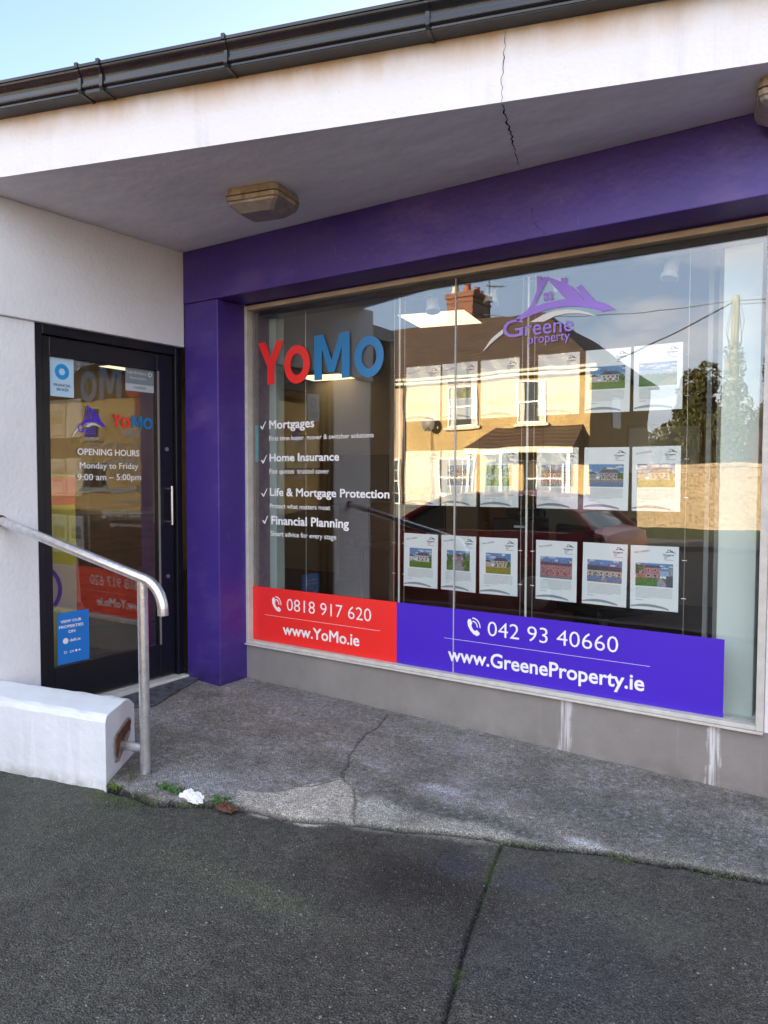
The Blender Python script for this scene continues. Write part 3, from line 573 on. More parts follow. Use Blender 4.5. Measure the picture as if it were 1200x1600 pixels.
def poly_px(pl, pts): return [pl.uv(*p) for p in pts]
def sign(name, label, cat, loc, group=None): return empty(name, loc, label, cat, group)
def fin(mb, name, mt, parent, **k):
    o = mb.build(name, mt, **k); o.data.transform(Matrix.Translation(-parent.location)); o.parent = parent; return o
def ell(c, rx, rz, n=40, a0=0, a1=360): return [(c[0]+rx*math.cos(R(a0+(a1-a0)*i/n)), c[1]+rz*math.sin(R(a0+(a1-a0)*i/n))) for i in range(n)]
# big two-colour name
yo = sign('window_lettering', 'large raised letters, two red and two blue, high on the left of the window', 'lettering', (.95, GY, 2.15))
def yomo(pl, bx, parent, th=.0022, m1=red_v, m2=blue_v):
    """letters drawn in unit boxes; bx = four (u0,u1,z0,z1)"""
    Y = [(0,1),(.30,1),(.5,.62),(.72,1.0),(1,1),(.63,.42),(.63,0),(.37,0),(.37,.42)]
    Mm = [(0,0),(0,1),(.27,1),(.5,.42),(.73,1),(1,1),(1,0),(.78,0),(.78,.68),(.58,.15),(.42,.15),(.22,.68),(.22,0)]
    for i, (u0,u1,z0,z1) in enumerate(bx):
        mb = MB(); f = lambda l: [(u0+(u1-u0)*a, z0+(z1-z0)*b_) for a, b_ in l]
        if i == 0: loops = [f(Y)]
        elif i == 2: loops = [f(Mm)]
        else: loops = [f(ell((.5,.5),.5,.5,48)), f(ell((.5,.5),.25,.28,48))]
        shape(mb, pl, loops, .0005, th, 1); shape(mb, pl, loops, th+.0005, .0006, 0); fin(mb, 'letter', [m1 if i < 2 else m2, edge_v if i > 1 else m1], parent)
def bxp(pl, l, r, t, b_): 
    u0, _ = pl.uv(l, (t+b_)/2); u1, _ = pl.uv(r, (t+b_)/2); return (u0, u1, pl.uv((l+r)/2, b_)[1], pl.uv((l+r)/2, t)[1])
yomo(WP, [bxp(WP,403.5,444,534,600.5), bxp(WP,444.7,484.6,539,599.3), bxp(WP,491.6,546.8,521.5,592), bxp(WP,554.4,600,524.5,589.5)], yo)
# four services
SV = [('Mortgages','First time buyer  mover & switcher solutions',(406.4,658.4,415.8,671),(420.7,669.7),(491.2,667.7),(420.7,656.3),(420.7,688.2),(583.7,684),(420.7,681),'topmost service line with a tick, heading under the big red letters'),
 ('Home Insurance','Fast quotes  trusted cover',(407.7,711,417.3,724),(421.2,720.9),(530,719.4),(421.2,709),(421.2,740),(514,740),(421.2,732.6),'second service line with a tick, about home cover'),
 ('Life & Mortgage Protection','Protect what matters most',(408.2,763.5,418,776),(421.8,775),(608.6,778),(421.8,762.8),(421.8,794.3),(515.9,796.4),(421.8,787.2),'third and longest service line with a tick, about life cover'),
 ('Financial Planning','Smart advice for every stage',(410,805.8,419,818.3),(424,819.2),(545.3,824.6),(424,806.2),(423,837.6),(525.6,842.6),(423,830.2),'lowest service line with a tick, above the red contact panel')]
for h, c, tk, b1, r1, c1, b2, r2, c2_, lab in SV:
    u, z = WP.uv(*b1); s = sign('service_lettering', 'white vinyl lettering, '+lab, 'lettering', (u, GY, z), 'white service lines on the window')
    mb = MB(); x0, y0, x1, y1 = tk; shape(mb, WP, [poly_px(WP, [(x0,y1-5),(x0+1.6,y1-5.6),(x0+3.4,y1-2.6),(x1-1.0,y0),(x1,y0),(x0+4.2,y1),(x0+2.8,y1)])]); fin(mb, 'tick', white_v, s)
    mb = MB(); textpx(mb, h, WP, b1, r1, c1, .022); fin(mb, 'heading', white_v, s)
    mb = MB(); textpx(mb, c, WP, b2, r2, c2_, .004); fin(mb, 'caption', white_v, s)
# contact panels
def phone_icon(mb, pl, u, z, h, o0):
    f = lambda l: [(u+h*a*.95, z+h*b_) for a, b_ in l]
    shape(mb, pl, [f([(.02,.80),(.10,.95),(.24,.98),(.38,.72),(.30,.58),(.40,.38),(.56,.26),(.70,.34),(.92,.16),(.86,.04),(.70,-.03),(.46,.06),(.22,.28),(.06,.54)])], o0)
    for r_o in (.36,.56):
        a = [(.40+r_o*math.cos(R(t)), .52+r_o*math.sin(R(t))) for t in range(-5, 96, 8)]; b_ = [(.40+(r_o-.07)*math.cos(R(t)), .52+(r_o-.07)*math.sin(R(t))) for t in range(95, -6, -8)]
        shape(mb, pl, [f(a+b_)], o0)
def panel(u0, u1, mt, label, num, web, icon, nb, nr, nc, l0, l1, wb, wr, wc):
    s = sign('contact_panel', label, 'sign', ((u0+u1)/2, GY, .27), 'contact panels along the bottom of the window')
    fin(MB().box(u0, u1, GY-.0016, GY-.0004, .2640, .637), 'panel', mt, s)
    mb = MB(); ua, za = WP.uv(icon[0], icon[1]); _, zt = WP.uv(icon[0], icon[2]); phone_icon(mb, WP, ua, za, zt-za, .001); fin(mb, 'phone_icon', white_v, s)
    mb = MB(); textpx(mb, num, WP, nb, nr, nc, -.006, o0=.001); fin(mb, 'phone_number', white_v, s)
    a, b_ = WP.uv(*l0), WP.uv(*l1); zz = (a[1]+b_[1])/2; mb = MB(); shape(mb, WP, [[(a[0],zz-.0008),(b_[0],zz-.0008),(b_[0],zz+.0008),(a[0],zz+.0008)]], .001); fin(mb, 'divider_line', white_v, s)
    mb = MB(); textpx(mb, web, WP, wb, wr, wc, .018, o0=.001); fin(mb, 'web_address', white_v, s)
xj = WP.uv(620, 985)[0]
panel(.352, xj-.0003, red_v, 'red vinyl contact panel at the bottom left of the window', '0818 917 620', 'www.YoMo.ie', (425,954,932.5), (448.3,954.3), (580,970.7), (448.3,936), (414,960), (594,986), (442.3,991), (561.7,1009.3), (442.3,974.2))
panel(xj+.0003, 3.421, pband, 'long violet vinyl contact panel along the bottom right of the window', '042 93 40660', 'www.GreeneProperty.ie', (730,991,965.7), (762,996), (966,1017), (762,973.5), (694,996.7), (1015.6,1041), (700,1035), (1006.8,1075.5), (700,1014.2))
# house logo
LZ = lambda q: (750+q[0]*.18333, 420+q[1]*.18333)
roof_o = [(320,447),(305,425),(395,360),(440,300),(487,180),(487,65),(530,65),(530,110),(550,70),(575,66),(690,108),(690,75),(737,75),(740,130),(795,155),(885,262),(893,262),(820,160),(862,135),(985,275),(1060,290),(1155,342),(1040,365),(960,337),(840,320),(740,320),(640,332),(540,357),(450,392)]
roof_h = [(455,325),(575,90),(730,258),(640,272),(540,297)]
sw1 = [(20,710),(100,592),(195,515),(198,550),(110,622)]; sw2 = [(425,455),(540,390),(640,357),(740,346),(840,352),(930,375),(1010,412),(930,392),(840,378),(740,380),(640,402),(545,450)]
winq = [[(542,205),(575,200),(575,232),(542,236)],[(585,198),(620,192),(620,226),(585,230)],[(542,243),(575,240),(575,270),(542,275)],[(585,238),(620,234),(620,262),(585,268)]]
U = lambda l: [WP.uv(*LZ(q)) for q in l]
def logo(pl, f, parent, mroof, msw, mtext, names=('roof_emblem','swoosh','logo_lettering'), o0=0, th=.0007, small=False):
    mb = MB(); shape(mb, pl, [f(U(roof_o)), f(U(roof_h))], o0, th)
    if not small: 
        for q in winq: shape(mb, pl, [f(U(q))], o0, th)
    fin(mb, names[0], mroof, parent)
    if msw: mb = MB(); shape(mb, pl, [f(U(sw1))], o0, th); shape(mb, pl, [f(U(sw2))], o0, th); fin(mb, names[1], msw, parent)
    mb = MB()
    (g0, gzb) = WP.uv(*LZ((195,590))); (g1, gzt) = WP.uv(*LZ((365,425))); (r0_, rb) = WP.uv(*LZ((385,572))); (r1_, _) = WP.uv(*LZ((790,528))); _, rx = WP.uv(*LZ((385,487)))
    a = f([(g0,gzb),(g1,gzt),(r0_,rb),(r1_,rx)]); text(mb, 'G', pl, a[0][0], a[1][0], a[0][1], a[1][1], .003, o0, th)
    text(mb, 'reene', pl, a[2][0], a[3][0], a[2][1], a[3][1], .002, o0, th, ref='x')
    (p0, pz) = WP.uv(*LZ((412,640))); (p1, _) = WP.uv(*LZ((765,610))); _, pzt = WP.uv(*LZ((412,590)))
    a = f([(p0,pz),(p1,pzt)]); text(mb, 'property', pl, a[0][0], a[1][0], a[0][1], a[1][1], .0, o0, th, ref='x')
    fin(mb, names[2], mtext, parent)
g = sign('house_logo', 'lilac roofline emblem with pale swoosh and lilac lettering near the top middle of the window', 'logo', (2.6, GY, 2.3)); logo(WP, lambda l: l, g, lilac_v, grey_v, lilac_v)
LB = (WP.uv(*LZ((20,710)))[0], WP.uv(*LZ((1155,342)))[0], WP.uv(*LZ((560,640)))[1], WP.uv(*LZ((487,65)))[1])
def boxmap(u0, u1, z0, z1): return lambda l: [(u0+(a-LB[0])/(LB[1]-LB[0])*(u1-u0), z0+(b_-LB[2])/(LB[3]-LB[2])*(z1-z0)) for a, b_ in l]
# door stickers
def dbox(l, r, t, b_): return bxp(DP, l, r, t, b_)
bx = dbox(112,165,634,684); g = sign('house_logo', 'small violet roofline emblem on the door glass left of the red and blue letters', 'logo', (-.078,(bx[0]+bx[1])/2,bx[2])); logo(DP, boxmap(*bx), g, pband, grey_v, pband)
g = sign('door_lettering', 'small red and blue letters on the door glass right of the violet emblem', 'lettering', (-.078,-.38,1.74))
yomo(DP, [dbox(176,188.5,648,668), dbox(190,203,652,669), dbox(206,222,650,669), dbox(223,238,653,671)], g, .0015)
g = sign('opening_hours_lettering', 'white opening hours lettering in the middle of the door glass', 'lettering', (-.078,-.56,1.45))
for s, pb, pr, pc, bo, nm in (('OPENING HOURS',(121,710.7),(217.6,712.5),(121,700.8),.016,'heading'),('Monday to Friday',(124.5,731.5),(216,733),(124.5,722),.004,'line'),('9:00 am – 5:00pm',(121,750),(220,750.5),(121,740),.004,'line')):
    mb = MB(); textpx(mb, s, DP, pb, pr, pc, bo); fin(mb, nm, white_v, g)
bx = dbox(78,115,559,620); g = sign('blue_ring_sticker', 'pale sticker with a bright blue ring at the top left of the door glass', 'sticker', (-.078,(bx[0]+bx[1])/2,bx[2]))
u0,u1,z0,z1 = bx; wu, hz = u1-u0, z1-z0; mb = MB(); shape(mb, DP, [[(u0,z0),(u1,z0),(u1,z1),(u0,z1)]]); fin(mb, 'sheet', flat('pale_blue_film', (.48,.68,.82)), g)
mb = MB(); c = (u0+wu*.5, z0+hz*.64); shape(mb, DP, [ell(c, wu*.30, wu*.30), ell(c, wu*.13, wu*.13)], .001); fin(mb, 'ring', flat('bright_blue', (.02,.30,.68)), g)
mb = MB(); text(mb, 'FINANCIAL', DP, u0+wu*.15, u1-wu*.13, z0+hz*.26, z0+hz*.33, .01, .001); text(mb, 'BROKER', DP, u0+wu*.27, u1-wu*.23, z0+hz*.15, z0+hz*.22, .01, .001); fin(mb, 'wording', navy, g)
bx = dbox(196,240,576,612); g = sign('member_sticker', 'grey and white membership sticker in the top right corner of the door glass', 'sticker', (-.078,(bx[0]+bx[1])/2,bx[2]))
u0,u1,z0,z1 = bx; wu, hz = u1-u0, z1-z0; mb = MB(); shape(mb, DP, [[(u0,z0+hz*.32),(u1,z0+hz*.32),(u1,z1),(u0,z1)]]); fin(mb, 'grey_field', flat('sticker_grey', (.22,.26,.29)), g)
mb = MB(); shape(mb, DP, [[(u0,z0),(u1,z0),(u1,z0+hz*.31),(u0,z0+hz*.31)]]); fin(mb, 'pale_field', flat('sticker_pale', (.50,.55,.58)), g)
mb = MB(); text(mb, 'Irish Brokers', DP, u0+wu*.06, u0+wu*.72, z0+hz*.74, z0+hz*.86, .0, .001); text(mb, 'Association', DP, u0+wu*.14, u0+wu*.72, z0+hz*.52, z0+hz*.63, .0, .001); shape(mb, DP, [ell((u0+wu*.86,z0+hz*.78),wu*.07,wu*.07), ell((u0+wu*.86,z0+hz*.78),wu*.04,wu*.04)], .001); fin(mb, 'wording', grey_v, g)
mb = MB(); text(mb, 'member', DP, u0+wu*.28, u0+wu*.74, z0+hz*.11, z0+hz*.21, .0, .001, ref='m'); fin(mb, 'wording', ink, g)
bx = dbox(89.5,139,955,1034); g = sign('blue_sticker', 'bright blue property listing sticker in the bottom left corner of the door glass', 'sticker', (-.078,(bx[0]+bx[1])/2,bx[2]))
u0,u1,z0,z1 = bx; wu, hz = u1-u0, z1-z0; z0 = GZ0+.004; hz = z1-z0; mb = MB(); shape(mb, DP, [[(u0,z0),(u1,z0),(u1,z1),(u0,z1)]]); fin(mb, 'sheet', flat('sky_blue_vinyl', (.012,.19,.62)), g)
mb = MB()
for s, a, b_, zz in (('VIEW OUR',.10,.76,.80),('PROPERTIES',.05,.82,.695),('ON',.34,.56,.59)): text(mb, s, DP, u0+wu*a, u0+wu*b_, z0+hz*zz, z0+hz*(zz+.055), .018, .001)
text(mb, 'daft.ie', DP, u0+wu*.38, u0+wu*.72, z0+hz*.42, z0+hz*.475, .01, .001); shape(mb, DP, [ell((u0+wu*.25,z0+hz*.445),wu*.085,wu*.085)], .001)
shape(mb, DP, [ell((u0+wu*.58,z0+hz*.225),wu*.035,wu*.035)], .001); shape(mb, DP, [[(u0+wu*.66,z0+hz*.205),(u0+wu*.74,z0+hz*.225),(u0+wu*.66,z0+hz*.245)]], .001); text(mb, 'DI', DP, u0+wu*.38, u0+wu*.50, z0+hz*.20, z0+hz*.245, 0, .001); text(mb, 'D', DP, u0+wu*.20, u0+wu*.29, z0+hz*.20, z0+hz*.245, 0, .001)
fin(mb, 'wording', white_v, g)
g = tag(MB().box(.372,.398,GY+.0105,GY+.0118,1.50,1.755).build('strip_sticker', mat('teal_film', (.10,.45,.50), .4, var=.3, vscale=40)), 'narrow teal sticker inside the left edge of the window', 'sticker')
# ------------------------------------------------------------------ room contents behind the glass
def clight(c, a, label, sx=.6, sy=.6):
    e = empty('ceiling_light', (c[0], c[1], 2.78), label, 'light', 'square ceiling lights in the room', a)
    MB().box(-sx/2,sx/2,-sy/2,sy/2,-.012,-.001).build('frame', white_p, e); MB().box(-sx/2+.012,sx/2-.012,-sy/2+.012,sy/2-.012,-.0145,-.0125).build('diffuser', led, e)
c1 = sum((at(*q,2,2.768) for q in [(630,492),(727,484),(747,505),(652,512)]), Vector())/4
clight(c1, R(12.5), 'lit square ceiling light nearest the shop window')
c2_ = sum((at(*q,2,2.768) for q in [(476,594),(490,585),(530,587),(542,593)]), Vector())/4
c3 = at(188,577,2,2.768); c3 = Vector((max(c3.x,-4.0), min(c3.y,4.0), 0)); print('C3', c3)
clight(c3, R(5), 'lit square ceiling light glimpsed at the top of the door glass')
clight(c2_, R(12.5), 'lit square ceiling light at the back, seen below the big blue letters', .7, .6)
def spot(px, py, label, tilt, s=1):
    p = at(px, py, 1, .56); e = empty('spotlight', (p.x, .56, 2.575), label, 'spotlight', 'white spotlights inside the window head')
    MB().box(-.026,.026,-.022,.022,-.04,.01).build('mount', white_p, e, bevel=.003); MB().tube([(0,0,-.04),(0,0,-.085),(.006,0,-.10)], .009, 10).build('arm', white_p, e, smooth=True)
    d = Vector((tilt, -.2, -1)).normalized(); o = Vector((.022,0,-.072)); q = [o-d*.035, o-d*.025, o, o+d*.03, o+d*.055, o+d*.06, o+d*.082]
    MB().tube(q, [.012,.026,.036,.038,.038,.044,.046], 18).build('lamp_head', white_p, e, smooth=True)
    MB().tube([o+d*.0825, o+d*.084], .04, 16).build('lens', flat('spot_lens', (.35,.35,.36), .2) if 'spot_lens' not in bpy.data.materials else bpy.data.materials['spot_lens'], e)
spot(671,452,'white spotlight above the left poster column, furthest left of the five',.18); spot(764,437,'white spotlight beside the reflected chimney',.0); spot(867,422,'white spotlight behind the lilac roofline emblem',.3)
spot(1044,391,'white spotlight in front of the reflected cloud, tilted down',-.12); spot(1172,400,'white spotlight in front of the pale column, furthest right of the five',.2)
def vrod(x, y, r, z0, z1, mt, name, label, cat, grp): 
    return tag(rebase(MB().tube([(x,y,z0),(x,y,z1)], r, 10).build(name, mt, smooth=True), (x,y,z0)), label, cat, grp)
rodm = flat('pale_display_rod', (.80,.80,.76), .3); cabm = flat('thin_steel_cable', (.55,.56,.55), .3, metal=.6)
YP = .37
for x, lab in ((at(622,700,1,YP).x,'thick pale display rod left of the poster display'),(at(822,700,1,YP).x,'thick pale display rod between the third and fourth posters')):
    vrod(x, YP+.015, .0065, .25, 2.5, rodm, 'display_rod', lab, 'rod', 'thick display rods in the window')
for px, lab in ((478,'thin cable hanging behind the big letters'),(616,'thin cable just left of the left thick rod'),(632,'thin cable at the left edge of the first poster column'),(815,'thin cable at the right edge of the third poster column'),(834,'thin cable at the left edge of the fourth poster column'),(1073,'thin cable at the right edge of the last poster column')):
    x = at(px,700,1,YP).x; e = empty('display_cable', (x,YP,.25), lab, 'cable', 'thin display cables in the window')
    MB().tube([(0,0,0),(0,0,2.25)], .0014, 6).build('wire', cabm, e)
    zs = [(2.24,.006)]+([(z, .008) for z in (1.80,2.00,1.30,1.49,.80,.99)] if px != 478 else [(1.54,.006)])
    m = MB()
    for z, r_ in zs: m = MB().tube([(-.011,0,z-.25),(.011,0,z-.25)], r_*.45, 8); m.build('clip', steel, e)
def furniture():
    d = empty('desk', (.9,2.6,.03), 'dark wooden desk in the dim room behind the lower posters', 'desk')
    MB().box(-1.1,1.1,-.4,.4,.70,.73).build('desk_top', dwood, d, bevel=.004); MB().box(-1.05,1.05,-.36,-.34,.05,.70).build('front_panel', dwood, d)
    for x in (-1.05,1.02): MB().box(x,x+.03,-.38,.38,0,.70).build('leg', dwood, d)
    def chair(x, y, rz, lab):
        e = empty('office_chair', (x,y,.03), lab, 'chair', 'office chairs in the dim room', rz)
        MB().box(-.24,.24,-.24,.24,.44,.51).build('seat', black_p, e, bevel=.03); MB().box(-.22,.22,.20,.26,.58,1.05).build('backrest', black_p, e, bevel=.025)
        MB().tube([(0,0,.08),(0,0,.44)], .03, 10).build('stem', steel, e); m = MB()
        for k in range(5): a = k*1.257; m = MB().tube([(0,0,.09),(.28*math.cos(a),.28*math.sin(a),.04)], .018, 8); m.build('foot', black_p, e)
    chair(.9,3.4,0,'black office chair behind the dark wooden desk'); chair(2.4,1.6,R(150),'black office chair right of the dark wooden desk')
    pr = empty('printer', (1.25,2.75,.76), 'black printer standing on the dark wooden desk', 'printer'); MB().box(-.2,.2,-.18,.18,0,.28).build('body', black_p, pr, bevel=.02); MB().box(-.15,.15,-.25,-.18,.06,.08).build('paper_tray', black_p, pr); MB().box(.02,.12,-.186,-.181,.20,.22).build('display', white_p, pr)
    mo = empty('monitor', (.3,2.6,.76), 'black monitor on the left end of the dark wooden desk', 'monitor'); MB().box(-.26,.26,-.02,.02,.12,.44).build('screen', black_p, mo, bevel=.006); MB().box(-.03,.03,0,.03,0,.2).build('stand', black_p, mo); MB().box(-.12,.12,-.08,.08,0,.012).build('foot', black_p, mo)
    cab = empty('cabinet', (-1.6,4.6,.03), 'wooden cabinet against the back wall of the room', 'cabinet'); MB().box(-.5,.5,-.2,.25,0,1.05).build('body', wood, cab)
    for x in (-.25,.25): dd = MB().box(x-.235,x+.235,-.222,-.202,.05,1.0).build('door', wood, cab); MB().box(x-.02,x+.02,-.236,-.223,.5,.54).build('handle', steel, dd)
    for (x, z, w_, h, mt, lab) in ((-3.2,1.75,.7,.5,paper,'pale framed print on the back wall, left'),(-2.2,1.35,1.0,.7,mat('cork',(.30,.20,.10),.9,var=.3,vscale=30),'cork notice board on the back wall'),(1.9,1.7,.8,.55,paper,'pale framed print on the back wall, right')):
        e = empty('wall_picture', (x,4.98,z), lab, 'picture'); MB().box(-w_/2,w_/2,-.03,-.001,-h/2,h/2).build('frame', wood, e); MB().box(-w_/2+.03,w_/2-.03,-.034,-.0305,-h/2+.03,h/2-.03).build('picture', mt, e)
    wd = empty('inner_door', (.1,4.97,.03), 'brown inner door in the back wall', 'door'); MB().box(-.42,.42,-.04,0,0,2.0).build('leaf', wood, wd, bevel=.004); MB().tube([(.33,-.05,1),(.33,-.10,1),(.23,-.10,1)], .01, 8).build('handle', steel, wd)
    # just inside the entrance door
    b = empty('banner_stand', (-.62,-.80,.03), 'tall yellow banner stand just inside the left of the door', 'banner', None, R(62))
    MB().box(-.30,.30,-.004,.004,.04,1.38).build('sheet', mat('yellow_banner', (.66,.55,.03), .5, var=.06), b); MB().box(-.30,.30,-.009,-.005,1.18,1.36).build('red_header', red_v, b); MB().box(-.32,.32,-.05,.05,0,.04).build('base', steel, b)
    m = MB(); a = [(.02+.19*math.cos(R(t)), -.0095, .62+.19*math.sin(R(t))) for t in range(0,360,12)]; c = [(.02+.165*math.cos(R(t)), -.0095, .62+.165*math.sin(R(t))) for t in range(0,360,12)]; m.ringprism(a, c, (0,-.002,0)); m.build('ring_mark', dwood, b)
    s = empty('seat_back', (-.95,-.45,.03), 'pale pink upholstered chair just inside the door', 'chair', None, R(60))
    MB().prism([(-.22,0,.42),(.22,0,.42),(.20,.02,.88),(.12,.03,.95),(-.12,.03,.95),(-.20,.02,.88)], (0,.05,0)).build('backrest', mat('pink_cloth', (.50,.34,.30), .8, var=.1), s, bevel=.012); MB().box(-.23,.23,-.42,.02,.38,.45).build('seat', bpy.data.materials['pink_cloth'], s, bevel=.02)
    for x in (-.2,.2):
        for y in (-.38,.02): MB().box(x-.015,x+.015,y-.015,y+.015,0,.40).build('leg', black_p, s)
    for (y, z, h, w_, lab) in ((-1.9,1.45,.75,.55,'tall grey framed poster on the wall seen through the left of the door glass'),):
        e = empty('wall_poster', (-3.2,y+.4,z), lab, 'poster', None, R(60)); MB().box(-w_/2,w_/2,-.02,0,-h/2,h/2).build('frame', wood, e); MB().box(-w_/2+.03,w_/2-.03,-.024,-.0205,-h/2+.03,h/2-.03).build('picture', mat('faded_print', (.45,.36,.33), .5, var=.4, vscale=5), e)
    rc = empty('counter', (-2.6,.4,.03), 'brown wooden reception counter seen through the door glass', 'counter', None, R(55)); MB().box(-1.2,1.2,-.3,.3,0,1.02).build('body', wood, rc); MB().box(-1.25,1.25,-.35,.35,1.02,1.06).build('counter_top', mat('cream_laminate', (.55,.45,.32), .3), rc, bevel=.004)
furniture()
# ------------------------------------------------------------------ property posters
PM = {k: mat('print_'+k, v, .4, var=.55, vscale=170, detail=3) for k, v in dict(sky=(.12,.34,.72), skypale=(.40,.60,.82), cloud=(.75,.80,.86), lawn=(.10,.26,.04), ylawn=(.34,.34,.05), road=(.30,.30,.36), blue_road=(.14,.24,.52), pink=(.58,.24,.26), brick=(.45,.15,.12), grey=(.36,.38,.44), cream=(.66,.58,.48), slate=(.10,.11,.17), dark=(.06,.07,.09), tree=(.05,.14,.03), tree2=(.14,.24,.05), blue=(.16,.30,.58), white=(.78,.80,.82), drive=(.42,.40,.50)).items()}
PK = list(PM)
PLN = Plane(1, YP)
def picture(kind, w_, h, seed):
    rr = random.Random(seed); mb = MB(); T = [0]
    def q(k, pts): T[0] += 1; o = .0016+.00004*T[0]; mb.add([(a*w_-w_/2, -o, b_*h) for a, b_ in pts], [tuple(range(len(pts)))], PK.index(k))
    def r(k, a, b_, c, d): q(k, [(a,c),(b_,c),(b_,d),(a,d)])
    def bl(k, cx, cy_, rx, ry, n=9): q(k, [(min(1,max(0,cx+rx*math.cos(6.283*i/n)*rr.uniform(.75,1.15))), min(1,max(0,cy_+ry*math.sin(6.283*i/n)*rr.uniform(.75,1.15)))) for i in range(n)])
    def clouds(n=5):
        for _ in range(n): bl('cloud', rr.random(), rr.uniform(.72,.97), rr.uniform(.06,.16), rr.uniform(.02,.06))
    def wins(x0, x1, z, n, s=.05, k='dark', h_=.09):
        for i in range(n): a = x0+(x1-x0)*(i+.5)/n; r('white', a-s*.65, a+s*.65, z-.012, z+h_+.012); r(k, a-s/2, a+s/2, z, z+h_)
    r('sky', 0,1,.45,1); r('skypale', 0,1,.45,.68); clouds()
    if kind in ('terrace_pink','terrace_blue'):
        wall = 'pink' if kind == 'terrace_pink' else 'cream'; r('road', 0,1,0,.14); r(wall, 0,1,.12,.62 if wall=='pink' else .52); q('slate', [(0,.62 if wall=='pink' else .52),(1,.60 if wall=='pink' else .52),(1,.72),(0,.76)])
        for a in (.08,.35,.62,.88): r('brick', a-.025, a+.025, .72, .84)
        wins(0,1,.44 if wall=='pink' else .36,6); wins(0,1,.22,6)
        for a in (.22,.55,.8): r('brick' if wall=='pink' else 'blue', a-.03, a+.03, .12,.33)
        if wall != 'pink': r('blue', 0,.42,.10,.26); r('blue', .58,1,.10,.26); r('drive', .42,.58,0,.2)
    elif kind == 'pinkhouse':
        r('lawn', 0,1,0,.36); q('drive', [(.58,0),(.88,0),(.72,.34),(.60,.34)]); r('pink', .22,.66,.36,.80); q('slate', [(.18,.80),(.70,.80),(.64,.92),(.26,.92)]); r('pink', .02,.24,.36,.56); wins(.26,.62,.66,2); wins(.26,.62,.42,2,.09); r('grey', .88,1,.3,.85); r('slate', .82,1,0,.48)
        for _ in range(9): bl('tree', rr.uniform(0,.2), rr.uniform(.58,.95), .08, .09)
        for _ in range(6): bl('tree2', rr.uniform(0,.2), rr.uniform(.6,.9), .04, .05)
    elif kind in ('detached','bungalow','villa'):
        g_ = {'detached':'blue_road','bungalow':'ylawn','villa':'lawn'}[kind]; r('road', 0,1,0,.36); r(g_, 0,1,0,.2 if kind=='detached' else .32)
        wl = {'detached':'grey','bungalow':'cream','villa':'white'}[kind]; r(wl, .32,.86,.34,.62); q('slate', [(.28,.62),(.92,.62),(.78,.78),(.42,.78)]); r(wl, 0,.22,.36,.56); q('slate', [(0,.56),(.26,.56),(.14,.66),(0,.66)])
        wins(.34,.84,.50,4); wins(.34,.84,.38,3,.07); r('brick', .56,.62,.34,.48); r('brick', .45,.49,.76,.86); r('cream', .0,1,.31,.35)
        for _ in range(10): bl(rr.choice(['tree','tree2']), rr.uniform(.86,1), rr.uniform(.35,.6), .05, .07)
    elif kind == 'hedge':
        r('road', 0,1,0,.55); q('drive', [(.25,0),(.8,0),(.56,.5),(.5,.5)]); r('pink', .42,.62,.5,.72); q('slate', [(.4,.72),(.64,.72),(.58,.82),(.46,.82)]); wins(.43,.61,.6,2,.04,'dark',.05)
        for _ in range(40): bl(rr.choice(['tree','tree2','lawn']), rr.uniform(.72,1), rr.uniform(.05,.85), .07, .07)
        for _ in range(22): bl(rr.choice(['tree','tree2']), rr.uniform(0,.25), rr.uniform(.3,.8), .07, .06)
        q('lawn', [(0,0),(.22,0),(.4,.45),(0,.4)])
    elif kind == 'greenery':
        r('lawn', 0,1,0,.4)
        for _ in range(90): bl(rr.choice(['tree','tree2','lawn','ylawn','cloud']), rr.random(), rr.uniform(.3,1), .06, .06)
        r('ylawn', .3,.8,0,.2)
    else:
        r('lawn', 0,1,0,.45); q('tree2', [(0,.3),(.3,.42),(.6,.34),(1,.45),(1,.5),(0,.5)]); q('ylawn', [(.5,.0),(1,.0),(1,.42),(.7,.3)]); wins(.05,.95,.5,9,.05,'pink',.05)
        for _ in range(14): bl('tree2', rr.random(), rr.uniform(.4,.5), .06, .05)
        for _ in range(6): bl('cloud', rr.random(), rr.uniform(.6,.9), .18, .05)
    if kind in ('bungalow_low',): pass
    for _ in range(4): bl('tree', rr.random(), .36, .03, .03)
    return mb
PW, PH = .236, .326
# one small emblem and one bottom swoosh, shared by all posters
def px_local(pts): return pts
LP = Plane(1, 0)
sleeve_m = glass_mat('wavy_clear_sleeve', .10, (.98,.99,1.0))
def small_logo(parent):
    f = boxmap(.035, .104, PH*.865, PH*.955); mb = MB(); shape(mb, LP, [f(U(roof_o)), f(U(roof_h))], .0013, .0003)
    a = f([(LB[0]+(LB[1]-LB[0])*.1, LB[2]+(LB[3]-LB[2])*.06), (LB[0]+(LB[1]-LB[0])*.86, LB[2]+(LB[3]-LB[2])*.36)])
    text(mb, 'Greene', LP, a[0][0], a[1][0], a[0][1]-.004, a[1][1]-.004, .03, .0013, .0003)
    for i, (z, w_) in enumerate(((.845,.030),(.826,.018),(.812,.014),(.790,.045))): mb.box(.048, .048+w_, -.0016, -.0013, PH*z, PH*z+.0018)
    return mb.build('emblem', navy, parent, recalc=False)
